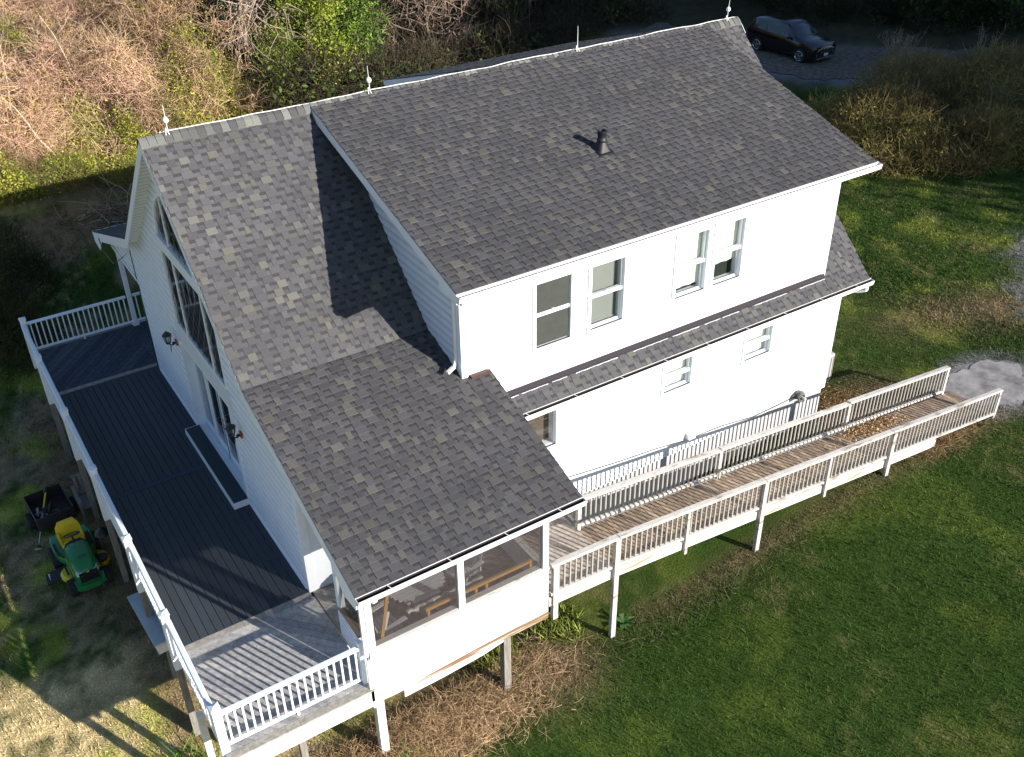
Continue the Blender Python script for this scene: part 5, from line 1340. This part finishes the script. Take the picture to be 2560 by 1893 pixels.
# ---- trees one can tell apart
def limbs(base, top, r0, nb, spread, rg_, lift=.35, up=.5, sub=2):
    """trunk tube plus branching limbs: list of (pts, radii) and tip positions."""
    base = np.array(base, float); top = np.array(top, float); segs = []; tips = []
    K = 7; ax = top-base; H = np.linalg.norm(ax); wob = rg_.normal(size=(K+1, 3))*H*.018; wob[0] = 0
    tp = [base+ax*k/K+wob[k] for k in range(K+1)]; tr = [r0*(1-.8*k/K) for k in range(K+1)]
    segs.append((tp, tr))
    def grow(p, d, L, r, lev):
        k = 4; pts = [p]; d = unit(d)
        for i in range(k): d = unit(d+rg_.normal(size=3)*.22+np.array([0, 0, up*.12])); p = p+d*L/k; pts.append(p)
        segs.append((pts, [r*(1-.75*i/k) for i in range(k+1)])); tips.extend(pts[2:])
        if lev > 0:
            for q in range(rg_.integers(2, 4)):
                j = rg_.integers(1, k+1); grow(pts[j], d+rg_.normal(size=3)*.75, L*.6, r*.5, lev-1)
    for i in range(nb):
        f = lift+(1-lift)*(i+rg_.random())/nb; k = min(K-1, int(f*K)); p = tp[k]+(tp[k+1]-tp[k])*(f*K-k)
        a = rg_.uniform(0, 6.283); d = np.array([math.cos(a), math.sin(a), up+rg_.normal()*.2]); grow(p, d, spread*(1.15-.6*f), r0*(.5-.3*f), sub)
    return segs, np.array(tips)
def tree(name, label, base, top, r0, nb, spread, leaves, lcol, twigs, tcol, seed, bark=None, lift=.35, up=.5, ls=.14, tl=.9, droop=.02, group=None, sub=2, tr=.012, clump=.35, cat='tree', curl=.3):
    rg_ = np.random.default_rng(seed); bx, by = base; bz = G(bx, by)-.1
    t_ = thing(name, label, cat, (bx, by, bz), 0, group)
    segs, tips = limbs((0, 0, 0), top, r0, nb, spread, rg_, lift, up, sub)
    mb = MB()
    for pts, rr in segs: mb.tube(pts, rr, 6 if rr[0] < .07 else 8)
    mb.build('trunk', bark or M_BARK, t_, True)
    parts = []
    if twigs:
        P = tips[rg_.integers(0, len(tips), twigs)]; D = rg_.normal(size=(twigs, 3))+np.array([0, 0, up])
        parts.append(chains(P, D, rg_.uniform(.4, 1.2, twigs)*tl, 4, curl, droop, tr, tr*.35, np.tile(np.array([tcol]), (twigs, 1)), rg_, .2))
        tips = np.concatenate([tips, parts[0][3][:, 2:].reshape(-1, 3)])
    if leaves:
        P = tips[rg_.integers(0, len(tips), leaves)]+rg_.normal(size=(leaves, 3))*clump
        k_ = fbm(P[:, 0]*.9+seed, P[:, 1]*.9+P[:, 2]*.8)[:, None]; lc = np.array(lcol[0])*(1-sst(.42, .62, k_))+np.array(lcol[1])*sst(.42, .62, k_)
        parts.append(leafquads(P, ls, lc, rg_, .22, .3))
    if parts:
        V, F, C = join(parts); np_mesh('crown', V, F, C, M_LEAF, t_)
    return t_
YG = [(.12, .20, .03), (.22, .32, .05)]
DG = [(.035, .075, .018), (.07, .13, .025)]
LG = [(.15, .21, .03), (.34, .40, .05)]
tree('leafy_tree', 'green vine-covered tree behind the ridge, catching the sun', (13.6, 27.0), (.5, 0, 6.5), .12, 22, 1.7, 16000, LG, 400, (.2, .15, .1), 21, ls=.12, clump=.3, lift=.02, up=.05)
tree('leafy_tree', 'dark green tree with light leaf clumps just left of the ridge wire', (16.4, 27.4), (-.3, .3, 4.6), .11, 18, 1.5, 9000, [(.08, .15, .025), (.20, .32, .045)], 400, (.2, .15, .1), 22, ls=.13, lift=.02, clump=.3, up=.05)
tree('leafy_tree', 'narrow green climbing foliage on a stem left of the sunlit tree', (11.9, 26.4), (.1, 0, 3.0), .08, 12, .7, 5500, [(.14, .20, .03), (.24, .32, .05)], 200, (.25, .18, .1), 23, ls=.11, lift=.02, clump=.2, up=.05)
tree('leafy_tree', 'yellow-green sapling in leaf directly behind the gable peak', (8.3, 26.6), (.2, 0, 3.6), .07, 9, 1.2, 4500, [(.22, .26, .05), (.38, .38, .07)], 500, (.4, .3, .15), 24, ls=.11, lift=.05, clump=.22)
tree('leafy_tree', 'bright green bush-like tree beyond the drive at the right edge', (51, 17), (0, 0, 6), .16, 14, 2.8, 9000, [(.05, .14, .025), (.09, .22, .035)], 300, (.1, .08, .05), 25, ls=.22, lift=.1, clump=.4)
tree('leafy_tree', 'dark leafy tree directly behind the parked car', (42, 24.5), (0, 0, 6), .16, 14, 2.7, 9000, DG, 500, (.1, .08, .05), 26, ls=.2, lift=.1)
tree('leafy_tree', 'olive leafy tree between the parked car and the right edge', (47.5, 21.5), (0, 0, 6.5), .16, 14, 2.8, 8000, [(.07, .10, .02), (.13, .16, .03)], 500, (.1, .08, .05), 27, ls=.2, lift=.1)
tree('bare_tree', 'bare tree with pale twigs drooping into the top of the picture', (11.2, 28.6), (.2, -1.4, 5.6), .13, 12, 2.4, 0, None, 160, (.60, .48, .40), 31, bark=M_PALE, lift=.75, up=-.75, tl=1.6, droop=.22, tr=.02, curl=.15)
tree('bare_tree', 'bare pinkish tree with curling branches over the middle of the ridge', (20.6, 27.8), (-.4, -.6, 5.0), .11, 16, 2.0, 0, None, 600, (.46, .34, .28), 32, lift=.15, up=.0, tl=1.5, droop=.12, tr=.02, curl=.5)
tree('bare_tree', 'bare grey tree with long arching twigs behind the centre of the ridge', (24.6, 28.6), (-.4, -.5, 5.5), .10, 14, 2.2, 0, None, 500, (.36, .29, .24), 33, lift=.12, up=.3, tl=1.4, droop=.08, tr=.016)
tree('bare_tree', 'orange lit bare tree full of curling vines left of the green tree', (8.6, 27.6), (.2, -.6, 6.2), .12, 20, 2.0, 1600, [(.40, .38, .06), (.52, .46, .08)], 1500, (.60, .40, .26), 34, lift=.05, up=.2, tl=1.2, droop=.08, tr=.014, curl=.5, ls=.09)
tree('bare_tree', 'bare tan tree with thin yellow buds at the top left corner', (-.5, 33), (.8, -2, 9.5), .15, 14, 2.6, 1500, [(.36, .32, .06), (.46, .38, .08)], 1600, (.52, .37, .25), 35, bark=M_PALE, lift=.15, up=.4, tl=1.3, tr=.016, ls=.1)
tree('bare_tree', 'bare orange-tan tree with dense vines above the gable peak', (5.4, 27.4), (.4, -.6, 7), .15, 14, 2.5, 900, [(.36, .32, .06), (.46, .38, .08)], 1800, (.50, .34, .23), 36, lift=.05, up=.3, tl=1.3, tr=.016, ls=.1, curl=.4)
def snag(base, top, r0, label, seed, nb=3):
    return tree('dead_sapling', label, base, top, r0, nb, 1.6, 0, None, 60, (.55, .44, .33), seed, bark=mat('bleached_bark', (.58, .46, .34), .9, var=.2, scale=4, spec=.1), lift=.5, up=.5, tl=.8, group='pale leaning saplings in the thicket', sub=1)
snag((2.3, 24.2), (-2.6, .8, 4.6), .06, 'long pale sapling leaning left at the foot of the thicket', 41)
snag((-1.6, 25.2), (-1.2, 0, 5.0), .055, 'pale upright sapling near the left edge of the thicket', 42)
snag((.2, 25.4), (.7, .4, 5.4), .05, 'pale sapling bending right in the middle of the thicket', 43)
snag((4.2, 25.4), (-1.6, .5, 6.2), .055, 'pale sapling leaning across the thicket below the orange tree', 44)
# the trees across the lawn, behind the viewpoint, whose shade falls over the yard
SH = [(46, -11, 19), (50, -9, 21), (58, -6, 22), (66, 0, 22), (47, -20, 21), (56, -17, 23), (75, 6, 23), (64, -12, 24), (90, 5, 22), (84, 14, 22)]
proto = tree('shade_tree', 'tall leafy tree on the sunny side of the yard, behind the viewpoint', (SH[0][0], SH[0][1]), (0, 0, 9), .26, 20, 3.3, 15000, DG, 400, (.12, .09, .07), 60, ls=.36, lift=.2, clump=.75, up=.3, group='tall trees along the sunny side of the yard', sub=2)
thin = tree('shade_tree', 'tall leafy tree on the sunny side of the yard, behind the viewpoint', (SH[8][0], SH[8][1]), (0, 0, 9), .26, 20, 3.3, 6500, DG, 500, (.12, .09, .07), 61, ls=.34, lift=.2, clump=.6, up=.3, group='tall trees along the sunny side of the yard', sub=2)
for i, (x, y, h) in enumerate(SH):
    if i == 0: o = proto
    elif i == 8: o = thin
    else: o = copy_tree(proto)
    f_ = h/10.2; o.location = (x, y, G(x, y)-.1); o.scale = (f_*(1.0 if h < 13 else .8),)*2+(f_,); o.rotation_euler = (0, 0, i*2.4)
